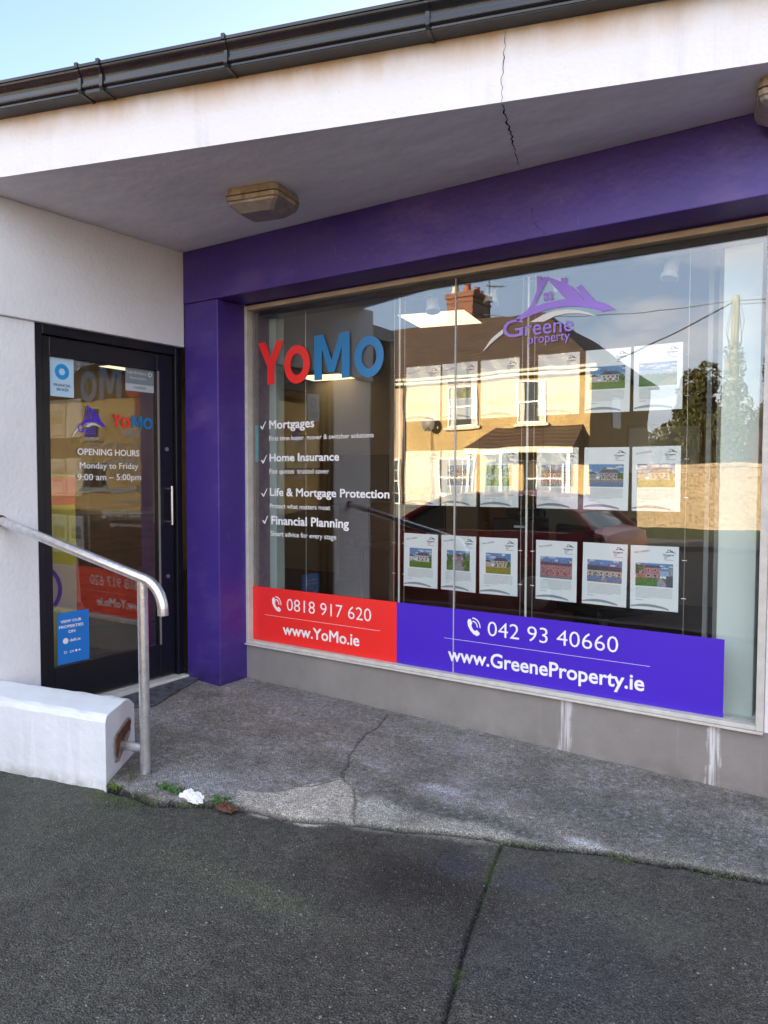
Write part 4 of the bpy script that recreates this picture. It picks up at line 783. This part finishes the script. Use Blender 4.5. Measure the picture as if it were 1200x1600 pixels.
posters = [('bank','faded by the glare, sale agreed, first'),('hills','sale agreed, second'),('blank','washed out, third'),('blank','washed out, fourth'),('villa','of a white house with a green lawn, fifth'),('hills','of hedges and fields under blue sky, sixth'),
 ('blank','almost blank from glare, first'),('detached','of an indistinct house, second'),('greenery','of bright green shrubs, third'),('terrace_pink','of an indistinct pink house, fourth'),('detached','of a grey detached house beside a blue road, fifth'),('bungalow','of a cream bungalow with a yellow-green lawn, sixth'),
 ('villa','of pale blue-grey houses, first'),('hedge','of a drive between hedges, second'),('bungalow','of a long low bungalow, third'),('terrace_pink','of a pink brick terrace, fourth'),('terrace_blue','of a cream terrace behind blue walls, fifth'),('pinkhouse','of a pink brick house with a curved drive, sixth')]
PXC = [1.692,1.942,2.203,2.548,2.813,3.070]; rows = [('top',1.900,.168),('middle',1.3935,.164),('bottom',.8925,.163)]
agreed = {0,1,6,11,12,13,14,15,17}
proto = {}
for i, (kind, lab) in enumerate(posters):
    rw, zc, _ = rows[i//6]; x = PXC[i % 6] - (.012 if i//6 == 2 and i % 6 == 0 else 0); z0 = zc-PH/2+.0
    e = empty('property_poster', (x, YP-.002, z0), 'property poster %s from left, %s row' % (lab, rw), 'poster', 'property posters hanging in the window', 0)
    e.rotation_euler = (0, R([.5,-.3,.6,0,-.4,.3][(i*5) % 6]), R([2,-2,1,-1.5,0,1.5][(i*7) % 6]))
    MB().box(-PW/2, PW/2, -.0012, .0012, 0, PH).build('sheet', paper_w if i < 10 and i % 6 < 4 else paper, e)
    if i < 10 and i % 6 < 4:
        mb = MB(); n = 10; v = [((k/n-.5)*(PW+.006), -.006-.0015*math.sin(k*1.3+j*.9+i)*math.sin(j*.8+i*2), j/n*(PH+.006)-.003) for j in range(n+1) for k in range(n+1)]
        mb.add(v, [(j*(n+1)+k, j*(n+1)+k+1, (j+1)*(n+1)+k+1, (j+1)*(n+1)+k) for j in range(n) for k in range(n)]); mb.build('clear_sleeve', sleeve_m, e, smooth=True, recalc=False)
    if kind not in ('blank','bank'):
        p = picture(kind, PW*(.66 if i % 6 < 3 else .78), PH*.36, 10+i).build('picture', [PM[k] for k in PK], e, recalc=False); p.location = (0, 0, PH*.37)
    mb = MB(); rr = random.Random(i)
    for k in range(9):
        z = PH*(.335-.019*k); xx = -PW*.38; endx = PW*(.38 if k < 8 else rr.uniform(-.1,.2))
        while xx < endx-.004:
            l = rr.uniform(.004,.014); mb.box(xx, min(xx+l, endx), -.0015, -.00125, z, z+.0017); xx += l+rr.uniform(.0012,.0025)
    mb.box(-PW*.38, -PW*.38+.035, -.0015, -.00125, PH*.145, PH*.145+.0022)
    o = mb.build('text_block', ink, e, recalc=False); tag(o)
    mb = MB(); n = 16; top = [(-PW*.49+PW*.80*k/n, PH*(.035+.055*math.sin(math.pi*min(1,k/n*.93+.07))**.8)) for k in range(n+1)]; bot = [(-PW*.49+PW*.80*k/n, PH*(.022+.030*math.sin(math.pi*min(1,k/n*.93+.07))**.8-.008*(k/n))) for k in range(n, -1, -1)]
    shape(mb, LP, [top+bot], .0013, .0003); mb.build('footer_swoosh', mid_grey, e, recalc=False)
    if 'logo' not in proto: proto['logo'] = small_logo(e)
    else: c = proto['logo'].copy(); col.objects.link(c); c.parent = e
    if i in agreed:
        if 'stamp' not in proto:
            mb = MB(); text(mb, 'SALE AGREED', LP, -.100, -.022, PH*.875, PH*.875+.0085, .02, .0013, .0003, rot=R(9)); proto['stamp'] = mb.build('stamp', ink, e, recalc=False)
        else: c = proto['stamp'].copy(); col.objects.link(c); c.parent = e
# ------------------------------------------------------------------ parked car by the kerb behind the photographer's left
def car():
    X0, Y0, Z0 = -.62, -4.86, -.225
    e = empty('parked_car', (X0,Y0,Z0), 'dark red hatchback parked at the kerb, seen mirrored in the shop window', 'car')
    cr = mat('dark_red_car_paint', (.52,.022,.016), .35, var=.05, coat=.25); gl = mat('dark_car_glass', (.02,.025,.025), .05, spec=1); chrome = flat('bright_trim', (.8,.8,.8), .15, metal=1)
    # profile along x (front at -x): (x, z_low, z_belt, halfwidth)
    st = [(-2.06,.38,.60,.60),(-2.00,.26,.70,.76),(-1.75,.22,.80,.84),(-1.2,.20,.90,.875),(-.7,.20,.96,.88),(0,.20,.98,.885),(.8,.20,1.00,.885),(1.45,.20,1.02,.87),(1.85,.24,1.02,.84),(2.00,.30,.98,.78),(2.05,.42,.86,.70)]
    rings = []
    for x, zl, zb, hw in st:
        rings.append([(x,-hw*.92,zl),(x,hw*.92,zl),(x,hw,zl+.12),(x,hw*1.005,(zl+zb)/2),(x,hw*.97,zb-.08),(x,hw*.90,zb-.01),(x,hw*.4,zb+.02),(x,-hw*.4,zb+.02),(x,-hw*.90,zb-.01),(x,-hw*.97,zb-.08),(x,-hw*1.005,(zl+zb)/2),(x,-hw,zl+.12)])
    body = MB().loft(rings).build('body', cr, e, smooth=True)
    # greenhouse
    top = [(-.95,.93,.93,.80),(-.35,.96,1.28,.72),(.05,.97,1.42,.66),(.7,.98,1.45,.655),(1.25,1.0,1.40,.65),(1.62,1.0,1.22,.70),(1.84,1.0,1.03,.78)]
    rg = [[(x,-b_*1.02,zb-.02),(x,b_*1.02,zb-.02),(x,b_*.99,(zb+zt)/2),(x,b_*.90,zt-.03),(x,b_*.5,zt),(x,-b_*.5,zt),(x,-b_*.90,zt-.03),(x,-b_*.99,(zb+zt)/2)] for x, zb, zt, b_ in top]
    MB().loft(rg).build('glasshouse', gl, e, smooth=True)
    rf = [[(x,-b_*.86,zt-.012),(x,-b_*.5,zt+.012),(x,b_*.5,zt+.012),(x,b_*.86,zt-.012),(x,b_*.86,zt-.03),(x,-b_*.86,zt-.03)] for x, zb, zt, b_ in top[1:6]]
    MB().loft(rf).build('roof', cr, e, smooth=True)
    for s in (-1, 1):
        for pts in ([top[0],top[1],top[2]],[top[4],top[5],top[6]]):
            MB().tube([(x,s*b_*(.93 if zt-zb > .2 else 1.0),zt-.02) for x, zb, zt, b_ in pts], .035, 8).build('pillar', cr, e, smooth=True)
        MB().tube([(.45,s*.86,.99),(.42,s*.66,1.42)], .03, 8).build('pillar', black_p, e)
        MB().tube([(-.85,s*.885,.95),(0,s*.885,.985),(1.6,s*.865,1.01)], .008, 6).build('belt_trim', chrome, e)
        mr = MB().loft([[(-.62,s*(.90),1.0),(-.45,s*.90,1.0),(-.45,s*.90,1.11),(-.62,s*.90,1.10)],[(-.60,s*1.06,1.0),(-.47,s*1.06,1.0),(-.47,s*1.06,1.12),(-.60,s*1.06,1.10)]]).build('wing_mirror', cr, e, bevel=.015)
        MB().loft([[(1.80,s*.66,.78),(1.80,s*.86,.78),(1.80,s*.84,.98),(1.80,s*.66,.98)],[(2.045,s*.60,.78),(2.03,s*.73,.78),(1.985,s*.78,.97),(2.01,s*.62,.97)]]).build('tail_light', mat('tail_light_lens', (.35,.02,.02), .15, var=.3, coat=1) if 'tail_light_lens' not in bpy.data.materials else bpy.data.materials['tail_light_lens'], e, bevel=.01)
        MB().loft([[(-1.80,s*.60,.62),(-1.72,s*.85,.62),(-1.72,s*.84,.76),(-1.80,s*.60,.76)],[(-2.04,s*.52,.58),(-1.99,s*.74,.58),(-1.98,s*.73,.70),(-2.03,s*.52,.70)]]).build('headlight', white_p, e, bevel=.01)
        for x in (-1.28, 1.22):
            wl = MB().tube([(x,s*.70,.31),(x,s*.72,.31),(x,s*.885,.31),(x,s*.90,.31)], [.28,.315,.315,.28], 28).build('wheel', black_p, e, smooth=True)
            MB().tube([(x,s*.895,.31),(x,s*.908,.31)], [.215,.19], 24).build('rim', steel, wl)
        for x in (-.52,.45,1.35): MB().box(x,x+.006,s*.888-.003,s*.888+.003,.35,.93).build('door_seam', black_p, e)
        for x in (.28,1.18): MB().box(x,x+.14,s*.90-.012,s*.90+.012,.84,.865).build('door_handle', cr, e, bevel=.004)
    MB().box(2.04,2.065,-.52,.52,.30,.36).build('bumper_trim', black_p, e, bevel=.004)
car()
# ------------------------------------------------------------------ across the road (seen mirrored in the glass)
def dash(name, c, c2):
    m = mat(name, c, .9, var=.25, vscale=1.5, bump=.8, bscale=28)
    stainmix(m, c2, lambda nt,tc,sx,L: mrange(nt,L,noise(nt,L,tc,11,detail=4,rough=.9), .46,.60,0,.9)); return m
dash_y = dash('yellow_pebbledash', (.78,.54,.24), (.40,.24,.09)); dash_p = dash('pinkish_pebbledash', (.76,.54,.36), (.42,.26,.16)); dash_w = dash('brown_pebbledash', (.66,.49,.30), (.20,.13,.07)); dash_c = dash('buff_pebbledash', (.80,.60,.32), (.42,.28,.13))
tiles = mat('brown_roof_tiles', (.17,.105,.07), .8, var=.35, vscale=2, bump=.5, bscale=14); stainmix(tiles, (.20,.13,.05), lambda nt,tc,sx,L: mrange(nt,L,noise(nt,L,tc,3,(1,1,1),6), .60,.72,0,.8))
def course(m, sc_):   # tile / brick courses as fine bands
    nt, b, L = nodes_of(m); src = b.inputs['Base Color'].links[0].from_socket; tc = N(nt, 'ShaderNodeTexCoord'); wv = N(nt, 'ShaderNodeTexWave', bands_direction='Z'); wv.inputs['Scale'].default_value = sc_; wv.inputs['Distortion'].default_value = .3
    L(tc.outputs['Object'], wv.inputs['Vector']); mxx = N(nt, 'ShaderNodeMix'); mxx.data_type = 'RGBA'; mxx.blend_type = 'MULTIPLY'; mxx.inputs['Factor'].default_value = .55
    L(src, mxx.inputs['A']); L(wv.outputs['Color'], mxx.inputs['B']); L(mxx.outputs['Result'], b.inputs['Base Color'])
course(tiles, 2.2)
cream_p = flat('cream_paint', (.72,.66,.50), .5); dark_soff = flat('dark_eaves', (.10,.09,.08))
def brickm():
    m = bpy.data.materials.new('old_red_brick'); m.use_nodes = True; nt, b, L = nodes_of(m); tc = N(nt,'ShaderNodeTexCoord'); mp = N(nt,'ShaderNodeMapping'); mp.inputs['Rotation'].default_value = (R(90),0,0); br = N(nt,'ShaderNodeTexBrick')
    br.inputs['Scale'].default_value = 4.4; br.inputs['Color1'].default_value = (.32,.10,.05,1); br.inputs['Color2'].default_value = (.20,.06,.035,1); br.inputs['Mortar'].default_value = (.34,.28,.2,1); br.inputs['Mortar Size'].default_value = .018
    L(tc.outputs['Object'], mp.inputs[0]); L(mp.outputs[0], br.inputs['Vector']); L(br.outputs['Color'], b.inputs['Base Color']); b.inputs['Roughness'].default_value = .9; return m
brick = brickm(); terra = mat('terracotta', (.50,.16,.07), .8, var=.3, vscale=6); white_up = flat('white_upvc', (.80,.80,.78), .4)
FYY, GH = -21.0, -.22
def window(parent, x0, x1, z0, z1, grid=(1,2), y=FYY, sill=True, d=1, mt=white_up, curtain=False):
    """frame with bars stands 3 mm proud of the wall; d=+1: wall faces +y"""
    m = MB(); f = .055; Y = lambda a, b_: (min(y+d*a, y+d*b_), max(y+d*a, y+d*b_)); ya, yb = Y(.003,.07)
    m.box(x0,x0+f,ya,yb,z0,z1).box(x1-f,x1,ya,yb,z0,z1).box(x0+f,x1-f,ya,yb,z1-f,z1).box(x0+f,x1-f,ya,yb,z0,z0+f)
    nx_, nz_ = grid
    for i in range(1, nx_): c = x0+(x1-x0)*i/nx_; m.box(c-.014,c+.014,*Y(.025,.062),z0+f,z1-f)
    for i in range(1, nz_): c = z0+(z1-z0)*i/nz_; hh_ = .03 if i*2 == nz_ else .012; m.box(x0+f,x1-f,*Y(.02,.066),c-hh_,c+hh_)
    w_ = m.build('window', mt, parent)
    MB().box(x0+f,x1-f,*Y(.004,.018),z0+f,z1-f).build('pane', house_glass, w_)
    if curtain:
        for a, b_ in ((x0+f,x0+f+.22),(x1-f-.22,x1-f)): MB().box(a,b_,*Y(.0185,.0195),z0+f,z1-f).build('curtain', flat('net_curtain', (.55,.52,.40)) if 'net_curtain' not in bpy.data.materials else bpy.data.materials['net_curtain'], w_)
    if sill: MB().box(x0-.12,x1+.12,*Y(.003,.14),z0-.10,z0-.002).build('sill', cream_p, w_)
    return w_
def hip_roof(x0, x1, y0, y1, ze, zr, rx0, rx1, parent, over=.28):
    ym = (y0+y1)/2; a, b_, c, d = (x0-over, y0-over, ze), (x1+over, y0-over, ze), (x1+over, y1+over, ze), (x0-over, y1+over, ze)
    r0_, r1_ = (rx0, ym, zr), (rx1, ym, zr); m = MB(); m.add([a,b_,c,d,r0_,r1_]+[(p[0],p[1],p[2]-.12) for p in (a,b_,c,d)], [(2,3,4,5),(0,1,5,4),(1,2,5),(3,0,4),(0,6,7,1),(1,7,8,2),(2,8,9,3),(3,9,6,0),(6,9,8,7)])
    return m.build('roof', tiles, parent)
HX0, HXM, HX1 = -21.5, -12.2, -4.87
def semi(name, x0, x1, wallm, label, rx0, rx1, hx0, hx1):
    e = empty(name, ((x0+x1)/2, FYY, GH), label, 'house', 'houses across the road')
    return e
hA = empty('house', (0,0,0), 'yellow pebbledash house with brown hipped roof and porch, mirrored in the shop window', 'house', 'houses across the road')
hB = empty('house', (0,0,0), 'pinkish pebbledash house adjoining the yellow one, with small-paned white windows', 'house', 'houses across the road')
MB().box(HXM+.0,HX1,-28,FYY,GH-.3,5.12).build('wall', dash_y, hA); MB().box(HX0,HXM-.002,-28,FYY,GH-.3,5.12).build('wall', dash_p, hB)
# one hipped roof cut at the party wall
ov = .28; ZE, ZR = 5.14, 7.95; ym = -24.5; X1_ = HX1+ov; Yf, Yb = FYY+ov, -28-ov; RX = -8.0
MB().add([(HXM,Yf,ZE),(X1_,Yf,ZE),(X1_,Yb,ZE),(HXM,Yb,ZE),(HXM,ym,ZR),(RX,ym,ZR)]+[(HXM,Yf,ZE-.1),(X1_,Yf,ZE-.1),(X1_,Yb,ZE-.1),(HXM,Yb,ZE-.1)], [(0,1,5,4),(1,2,5),(2,3,4,5),(0,6,7,1),(1,7,8,2),(2,8,9,3),(6,9,8,7),(0,4,3,9,6)]).build('roof', tiles, hA)
XB = HX0-ov; q = HXM-.004
MB().add([(XB,Yf,ZE),(q,Yf,ZE),(q,Yb,ZE),(XB,Yb,ZE),(HX0+3,ym,ZR),(q,ym,ZR)]+[(XB,Yf,ZE-.1),(q,Yf,ZE-.1),(q,Yb,ZE-.1),(XB,Yb,ZE-.1)], [(0,1,5,4),(3,0,4),(2,3,4,5),(0,6,7,1),(3,9,6,0),(2,8,9,3),(6,9,8,7),(1,5,2,8,7)]).build('roof', tiles, hB)
for e, a, b_ in ((hA,HXM+.02,X1_),(hB,XB,HXM-.02)):
    MB().tube([(a,Yf+.05,ZE-.03),(b_,Yf+.05,ZE-.03)], .055, 8).build('gutter', cream_p, e, smooth=True); MB().box(a,b_,FYY+.003,Yf-.02,ZE-.20,ZE-.115).build('eaves_board', cream_p, e)
MB().box(-12.42,-11.25,-26.2,-24.5,ZR-.9,9.15).box(-12.50,-11.17,-26.28,-24.42,8.98,9.22).box(-12.46,-11.21,-26.24,-24.46,8.75,8.85).build('chimney', brick, hA)
ch = [o for o in hA.children if o.name.startswith('chimney')][0]
for i, (x, y, h_) in enumerate(((-12.2,-24.75,.42),(-11.65,-24.8,.36),(-11.5,-25.4,.34),(-12.1,-25.5,.40),(-11.6,-25.95,.30))):
    MB().tube([(x,y,9.22),(x,y,9.22+h_*.2),(x,y,9.22+h_*.9),(x,y,9.22+h_)], [.17,.15,.125,.15], 14).build('chimney_pot', cream_p if i == 0 else terra, ch, smooth=True)
ar = empty('aerial', (-10.98,-25.6,8.1), 'thin television aerial mast standing beside the brick chimney', 'aerial')
MB().tube([(0,0,-.4),(0,0,1.75)], .03, 8).build('mast', dark_soff, ar); MB().tube([(-.15,0,1.55),(.75,.2,1.35)], .02, 6).build('boom', dark_soff, ar)
for k in range(5): MB().tube([(.0+k*.16,-.22,1.52-k*.035),(.0+k*.16,.28,1.52-k*.035)], .012, 6).build('element', dark_soff, ar)
window(hA,-10.30,-9.14,3.26,4.76,(1,2),curtain=True); window(hA,-7.52,-6.42,3.30,4.80,(1,2),curtain=True)
window(hA,-10.72,-9.20,.72,2.12,(3,2)); window(hA,-7.25,-5.75,.72,1.98,(3,2)); 
MB().box(-8.75,-7.85,FYY+.003,FYY+.06,GH+.1,1.95).build('front_door', flat('dark_green_door', (.03,.10,.06)), hA)
window(hB,-14.25,-12.98,3.22,4.92,(4,4)); window(hB,-18.3,-17.0,3.22,4.92,(4,4)); window(hB,-14.6,-12.45,.30,2.12,(6,4)); window(hB,-18.8,-16.8,.3,2.12,(6,4))
MB().tube([(-12.3,FYY+.08,GH),(-12.3,FYY+.08,ZE-.1)], .04, 8).build('downpipe', dark_soff, hB, smooth=True); MB().tube([(-11.05,FYY+.08,GH),(-11.05,FYY+.08,3.2)], .02, 6).build('cable', dark_soff, hA)
# porch roof with bay below
PRX0, PRX1 = -9.05, -5.0
por = MB(); por.add([(PRX0,FYY+1.15,2.42),(PRX1,FYY+1.15,2.42),(PRX1-.1,FYY+.01,3.18),(PRX0+.7,FYY+.01,3.18),(PRX0,FYY+1.15,2.30),(PRX1,FYY+1.15,2.30),(PRX1,FYY+.01,2.30),(PRX0,FYY+.01,2.30)], [(0,1,2,3),(0,4,5,1),(1,5,6,2),(3,2,6,7),(0,3,7,4),(4,7,6,5)]).build('porch_roof', tiles, hA)
MB().box(PRX0+.02,PRX1-.02,FYY+1.153,FYY+1.19,2.20,2.40).build('porch_fascia', cream_p, hA)
for x in (PRX0+.15, -7.6, PRX1-.2): MB().box(x-.06,x+.06,FYY+1.0,FYY+1.12,GH,2.295).build('porch_post', white_up, hA)
MB().box(HX1-.02+.023,HX1+.03,-24.2,-23.2,3.2,4.3).build('side_window', house_glass, hA)
dsh = empty('satellite_dish', (-11.0,FYY+.05,3.30), 'grey satellite dish on the yellow house below the upper left window', 'dish'); m = MB()
rg = [[(math.cos(a)*r_*.27, .30-.08*r_*r_+.10, math.sin(a)*r_*.27+.12) for a in [i*6.283/24 for i in range(24)]] for r_ in (1,.8,.5,.15)]
dk = MB().loft(rg, cap=False).build('dish', flat('dish_grey', (.25,.23,.21)), dsh, smooth=True); MB().tube([(0,0,-.1),(0,.28,.05),(0,.55,-.15)], .02, 6).build('arm', dark_soff, dsh)
# boundary wall, side gate and further houses
bw = tag(MB().box(-3.25,16,-21.25,-21,GH-.3,1.72).box(-3.30,16.1,-21.30,-20.95,1.723,1.84).build('boundary_wall', dash_w), 'long brown pebbledash garden wall right of the yellow house', 'wall')
gw = tag(MB().box(-4.8,-3.4,-27.4,-27.2,GH-.3,1.9).build('garden_wall', dash_w), 'short dark garden wall set back beside the yellow house', 'wall')
def far_house(x0, x1, y0, y1, ze, zr, wm, label, wins, faceneg=False, gable=None):
    e = empty('house', (0,0,0), label, 'house', 'houses across the road'); MB().box(x0,x1,y0,y1,GH-.3,ze).build('wall', wm, e); hip_roof(x0,x1,y0,y1,ze+.02,zr,x0+3,x1-3,e)
    for a in wins: window(e,*a,y=y1)
    if gable:
        xa, xb, zt = gable; c = (xa+xb)/2; pts = [(xa,y1+.004,ze-1.2),(xb,y1+.004,ze-1.2),(xb,y1+.004,ze+.1)]+[(c+(xb-xa)*.5*math.cos(R(t)), y1+.004, ze+.1+(zt-ze)*math.sin(R(t))) for t in range(0,181,15)]
        MB().prism(pts, (0,.10,0)).build('shaped_gable', mat('pink_painted_render', (.40,.16,.13), .8, var=.2), e)
    return e
far_house(18.5,34,-25,-17.2,5.0,7.6,dash_c,'buff pebbledash house mirrored twice, seen in the door glass',[(20.0,21.2,3.1,4.5,(2,2)),(26,27.4,3.1,4.5,(2,2)),(20,22,.7,2.1,(3,2)),(25.5,27.5,.7,2.1,(3,2))],gable=(20.2,23.6,6.9))
far_house(-42,-25,-28,-21,5.1,7.9,dash_p,'pinkish pebbledash house further down the road',[(-40,-38.6,3.2,4.7,(3,4)),(-34,-32.6,3.2,4.7,(3,4)),(-28.5,-27,3.2,4.7,(3,4)),(-40,-38,.5,2.1,(3,4)),(-34,-32,.5,2.1,(3,4)),(-28.8,-27,.5,2.1,(3,4))])
# vegetation
def leafm(name, c, c2):
    m = mat(name, c, .6, vscale=1.6, var_col=c2); return m
lf_dark = leafm('conifer_foliage', (.12,.12,.04), (.05,.055,.018)); lf_ivy = leafm('ivy_leaves', (.17,.18,.08), (.07,.08,.03)); lf_bare = leafm('bare_reddish_twigs', (.17,.085,.06), (.10,.05,.04)); bark = mat('bark', (.10,.08,.06), .9, var=.4, vscale=6, bump=.6)
def crown(mb, blobs, n, sz, rr, flatn=False):
    tot = sum(b[3]*b[4]*b[5] for b in blobs)
    for (cx, cy_, cz, rx, ry, rz) in blobs:
        for _ in range(int(n*rx*ry*rz/tot)):
            while True:
                u = Vector((rr.uniform(-1,1), rr.uniform(-1,1), rr.uniform(-1,1)))
                if .25 < u.length < 1: break
            u = u.normalized()*(u.length**.4); p = Vector((cx+u.x*rx, cy_+u.y*ry, cz+u.z*rz)); a = Vector((rr.gauss(0,1), rr.gauss(0,1), rr.gauss(0,1))).normalized(); b_ = a.orthogonal().normalized(); s = sz*rr.uniform(.5,1.3)
            mb.add([p-a*s, p+b_*s*.5, p+a*s, p-b_*s*.5], [(0,1,2,3)])
    return mb
def tree(name, x, y, h, blobs, n, sz, mt, label, cat, seed, grp='trees and shrubs across the road', limbs=7, tr=.12):
    rr = random.Random(seed); e = empty(name, (x,y,GH), label, cat, grp)
    m = MB().tube([(0,0,-.2),(.03,0,h*.4),(0,.02,h*.92)], [tr,tr*.7,tr*.15], 9)
    for k in range(limbs):
        z = h*rr.uniform(.2,.75); a = rr.uniform(0,6.28); l = rr.uniform(.35,.8)*max(b[3] for b in blobs); m.tube([(0,0,z),(math.cos(a)*l*.6,math.sin(a)*l*.6,z+l*.5),(math.cos(a)*l,math.sin(a)*l,z+l*.9)], [tr*.4,tr*.22,tr*.08], 6)
    m.build('trunk', bark, e); crown(MB(), blobs, n, sz, rr).build('crown', mt, e, recalc=False); return e
def column_blobs(h, r, rr, k=11): return [(rr.uniform(-.3,.3)*r, rr.uniform(-.3,.3)*r, h*(.12+.8*i/(k-1)), r*(1-.55*(i/(k-1))**2)*rr.uniform(.75,1.25), r*(1-.55*(i/(k-1))**2), h*rr.uniform(.10,.14)) for i in range(k)]
rr = random.Random(5)
tree('conifer', -1.85,-23.2, 5.4, column_blobs(5.4,.85,rr), 11000, .105, lf_dark, 'dark column conifer behind the garden wall, left of the ivy pole', 'tree', 11)
tree('conifer', -.95+1.6,-23.6, 5.6, column_blobs(5.6,.95,rr), 11000, .105, lf_dark, 'dark column conifer behind the garden wall, right of the ivy pole', 'tree', 12)
tree('conifer', 2.4,-24, 5.2, column_blobs(5.2,1.2,rr), 11000, .11, lf_dark, 'broad conifer at the right end of the row behind the garden wall', 'tree', 13)
pole = empty('utility_pole', (-.72,-22.6,GH), 'wooden utility pole wrapped in ivy behind the garden wall', 'pole')
MB().tube([(0,0,-.3),(0,0,5.5),(0,0,7.45)], [.15,.125,.11], 12).build('shaft', mat('weathered_pole', (.34,.30,.18), .9, var=.3, vscale=4), pole, smooth=True)
crown(MB(), [(rr.uniform(-.1,.1), 0, .6+i*.42, max(1.35-.10*i, .27)*rr.uniform(.75,1.15), .8-.045*i, .45) for i in range(13)], 14000, .06, rr).build('ivy', lf_ivy, pole, recalc=False)
MB().box(-.30,-.16,-.1,.1,5.0,5.55).build('junction_box', dark_soff, pole); 
m = MB()
for k in range(7): a = k*.9; m = MB().tube([(math.cos(a)*.10,math.sin(a)*.10,7.3),(math.cos(a)*.28,math.sin(a)*.28,6.6-k*.1),(math.cos(a)*.14,math.sin(a)*.14,5.7)], .01, 5); m.build('hanging_cable', dark_soff, pole)
def wire(p, q, sag, r, label):
    p, q = Vector(p), Vector(q); pts = [p.lerp(q, t/20)-Vector((0,0,sag*4*(t/20)*(1-t/20))) for t in range(21)]
    o = MB().tube(pts, r, 6).build('overhead_wire', dark_soff); rebase(o, p); tag(o, label, 'wire', 'overhead wires from the ivy pole')
T = Vector((-.72,-22.6,GH+7.3)); wire(T, (-11.3,-25.2,8.3), .25, .014, 'thin overhead wire from the ivy pole to the brick chimney'); wire(T, (-4.9,-21.1,5.0), .12, .03, 'thicker overhead wire from the ivy pole down to the yellow house')
wire(T, (14,-19,6.6), .5, .022, 'upper overhead wire running right from the ivy pole'); wire(T+Vector((0,0,-.12)), (14,-15,6.2), .6, .016, 'lower overhead wire running right from the ivy pole')
def bush(x, y, h, r, n, sz, mt, label, seed): 
    rr = random.Random(seed); bl = [(rr.uniform(-.5,.5)*r, rr.uniform(-.4,.4)*r, h*rr.uniform(.35,.85), r*rr.uniform(.35,.6), r*rr.uniform(.35,.6), h*rr.uniform(.15,.28)) for _ in range(9)]; return tree('shrub', x, y, h, bl, n, sz, mt, label, 'shrub', seed, limbs=14, tr=.05)
def twig_shrub(x, y, h, r, label, seed):
    rr = random.Random(seed); e = empty('shrub', (x,y,GH), label, 'shrub', 'trees and shrubs across the road'); m = MB()
    for _ in range(1100):
        a = rr.uniform(0,6.28); t = rr.uniform(.05,1); p = Vector((math.cos(a)*r*.6*t, math.sin(a)*r*.5*t, rr.uniform(.1,.72)*h*(1.1-.35*t))); a += rr.gauss(0,.6); l_ = rr.uniform(.3,1); d = Vector((math.cos(a)*r*.45*l_, math.sin(a)*r*.4*l_, rr.uniform(.10,.28)*h*l_)); q = p+d*.6+Vector((rr.gauss(0,.05),rr.gauss(0,.05),0)); m.tube([p, q, p+d], [.012,.007,.003], 3, cap=False)
    m.build('branches', lf_bare, e, recalc=False); return e
bush(-1.75,-22.5,3.9,1.5,12000,.09,lf_dark,'dense evergreen shrub left of the ivy pole, behind the garden wall',41); bush(1.2,-22.9,4.6,1.7,9000,.08,lf_ivy,'tall tangled shrub just right of the ivy pole',42)
twig_shrub(-2.95,-23.4,3.9,1.2,'bare reddish shrub nearest the yellow house, behind the garden wall',21); twig_shrub(-2.2,-22.3,3.3,1.0,'second bare reddish shrub from the yellow house, behind the garden wall',22); twig_shrub(1.0,-22.4,5.2,1.6,'tall bare reddish shrub right of the ivy pole',23)
bush(-3.9,-29.5,3.2,1.4,1500,.10,lf_dark,'low green shrub in the gap beside the yellow house',31); bush(-16,-18.2,1.6,.9,1200,.06,lf_ivy,'garden shrub in front of the pinkish house',32); bush(-13.1,-18.4,1.35,.6,900,.05,lf_ivy,'small garden shrub by the boundary between the houses',33); bush(-8.3,-18.3,1.2,.7,900,.05,lf_ivy,'small garden shrub in front of the yellow house',34)
for x0, x1, lab in ((-21,-12.5,'low painted garden wall in front of the pinkish house'),(-12.3,-5.2,'low painted garden wall in front of the yellow house')):
    tag(MB().box(x0,x1,-16.55,-16.35,GH-.2,.42).box(x0-.02,x1+.02,-16.6,-16.3,.423,.50).build('garden_wall', conc), lab, 'wall')
rr = random.Random(77)
bl = [(x*4.0, rr.uniform(-2,2), rr.uniform(1.5,4.5), rr.uniform(2.2,3.6), 2.5, rr.uniform(1.4,2.6)) for x in range(-10,22)]
o = crown(MB(), bl, 9000, .30, rr).build('distant_wood', lf_dark, recalc=False); o.location = (8,-62,0); tag(o, kind='stuff')
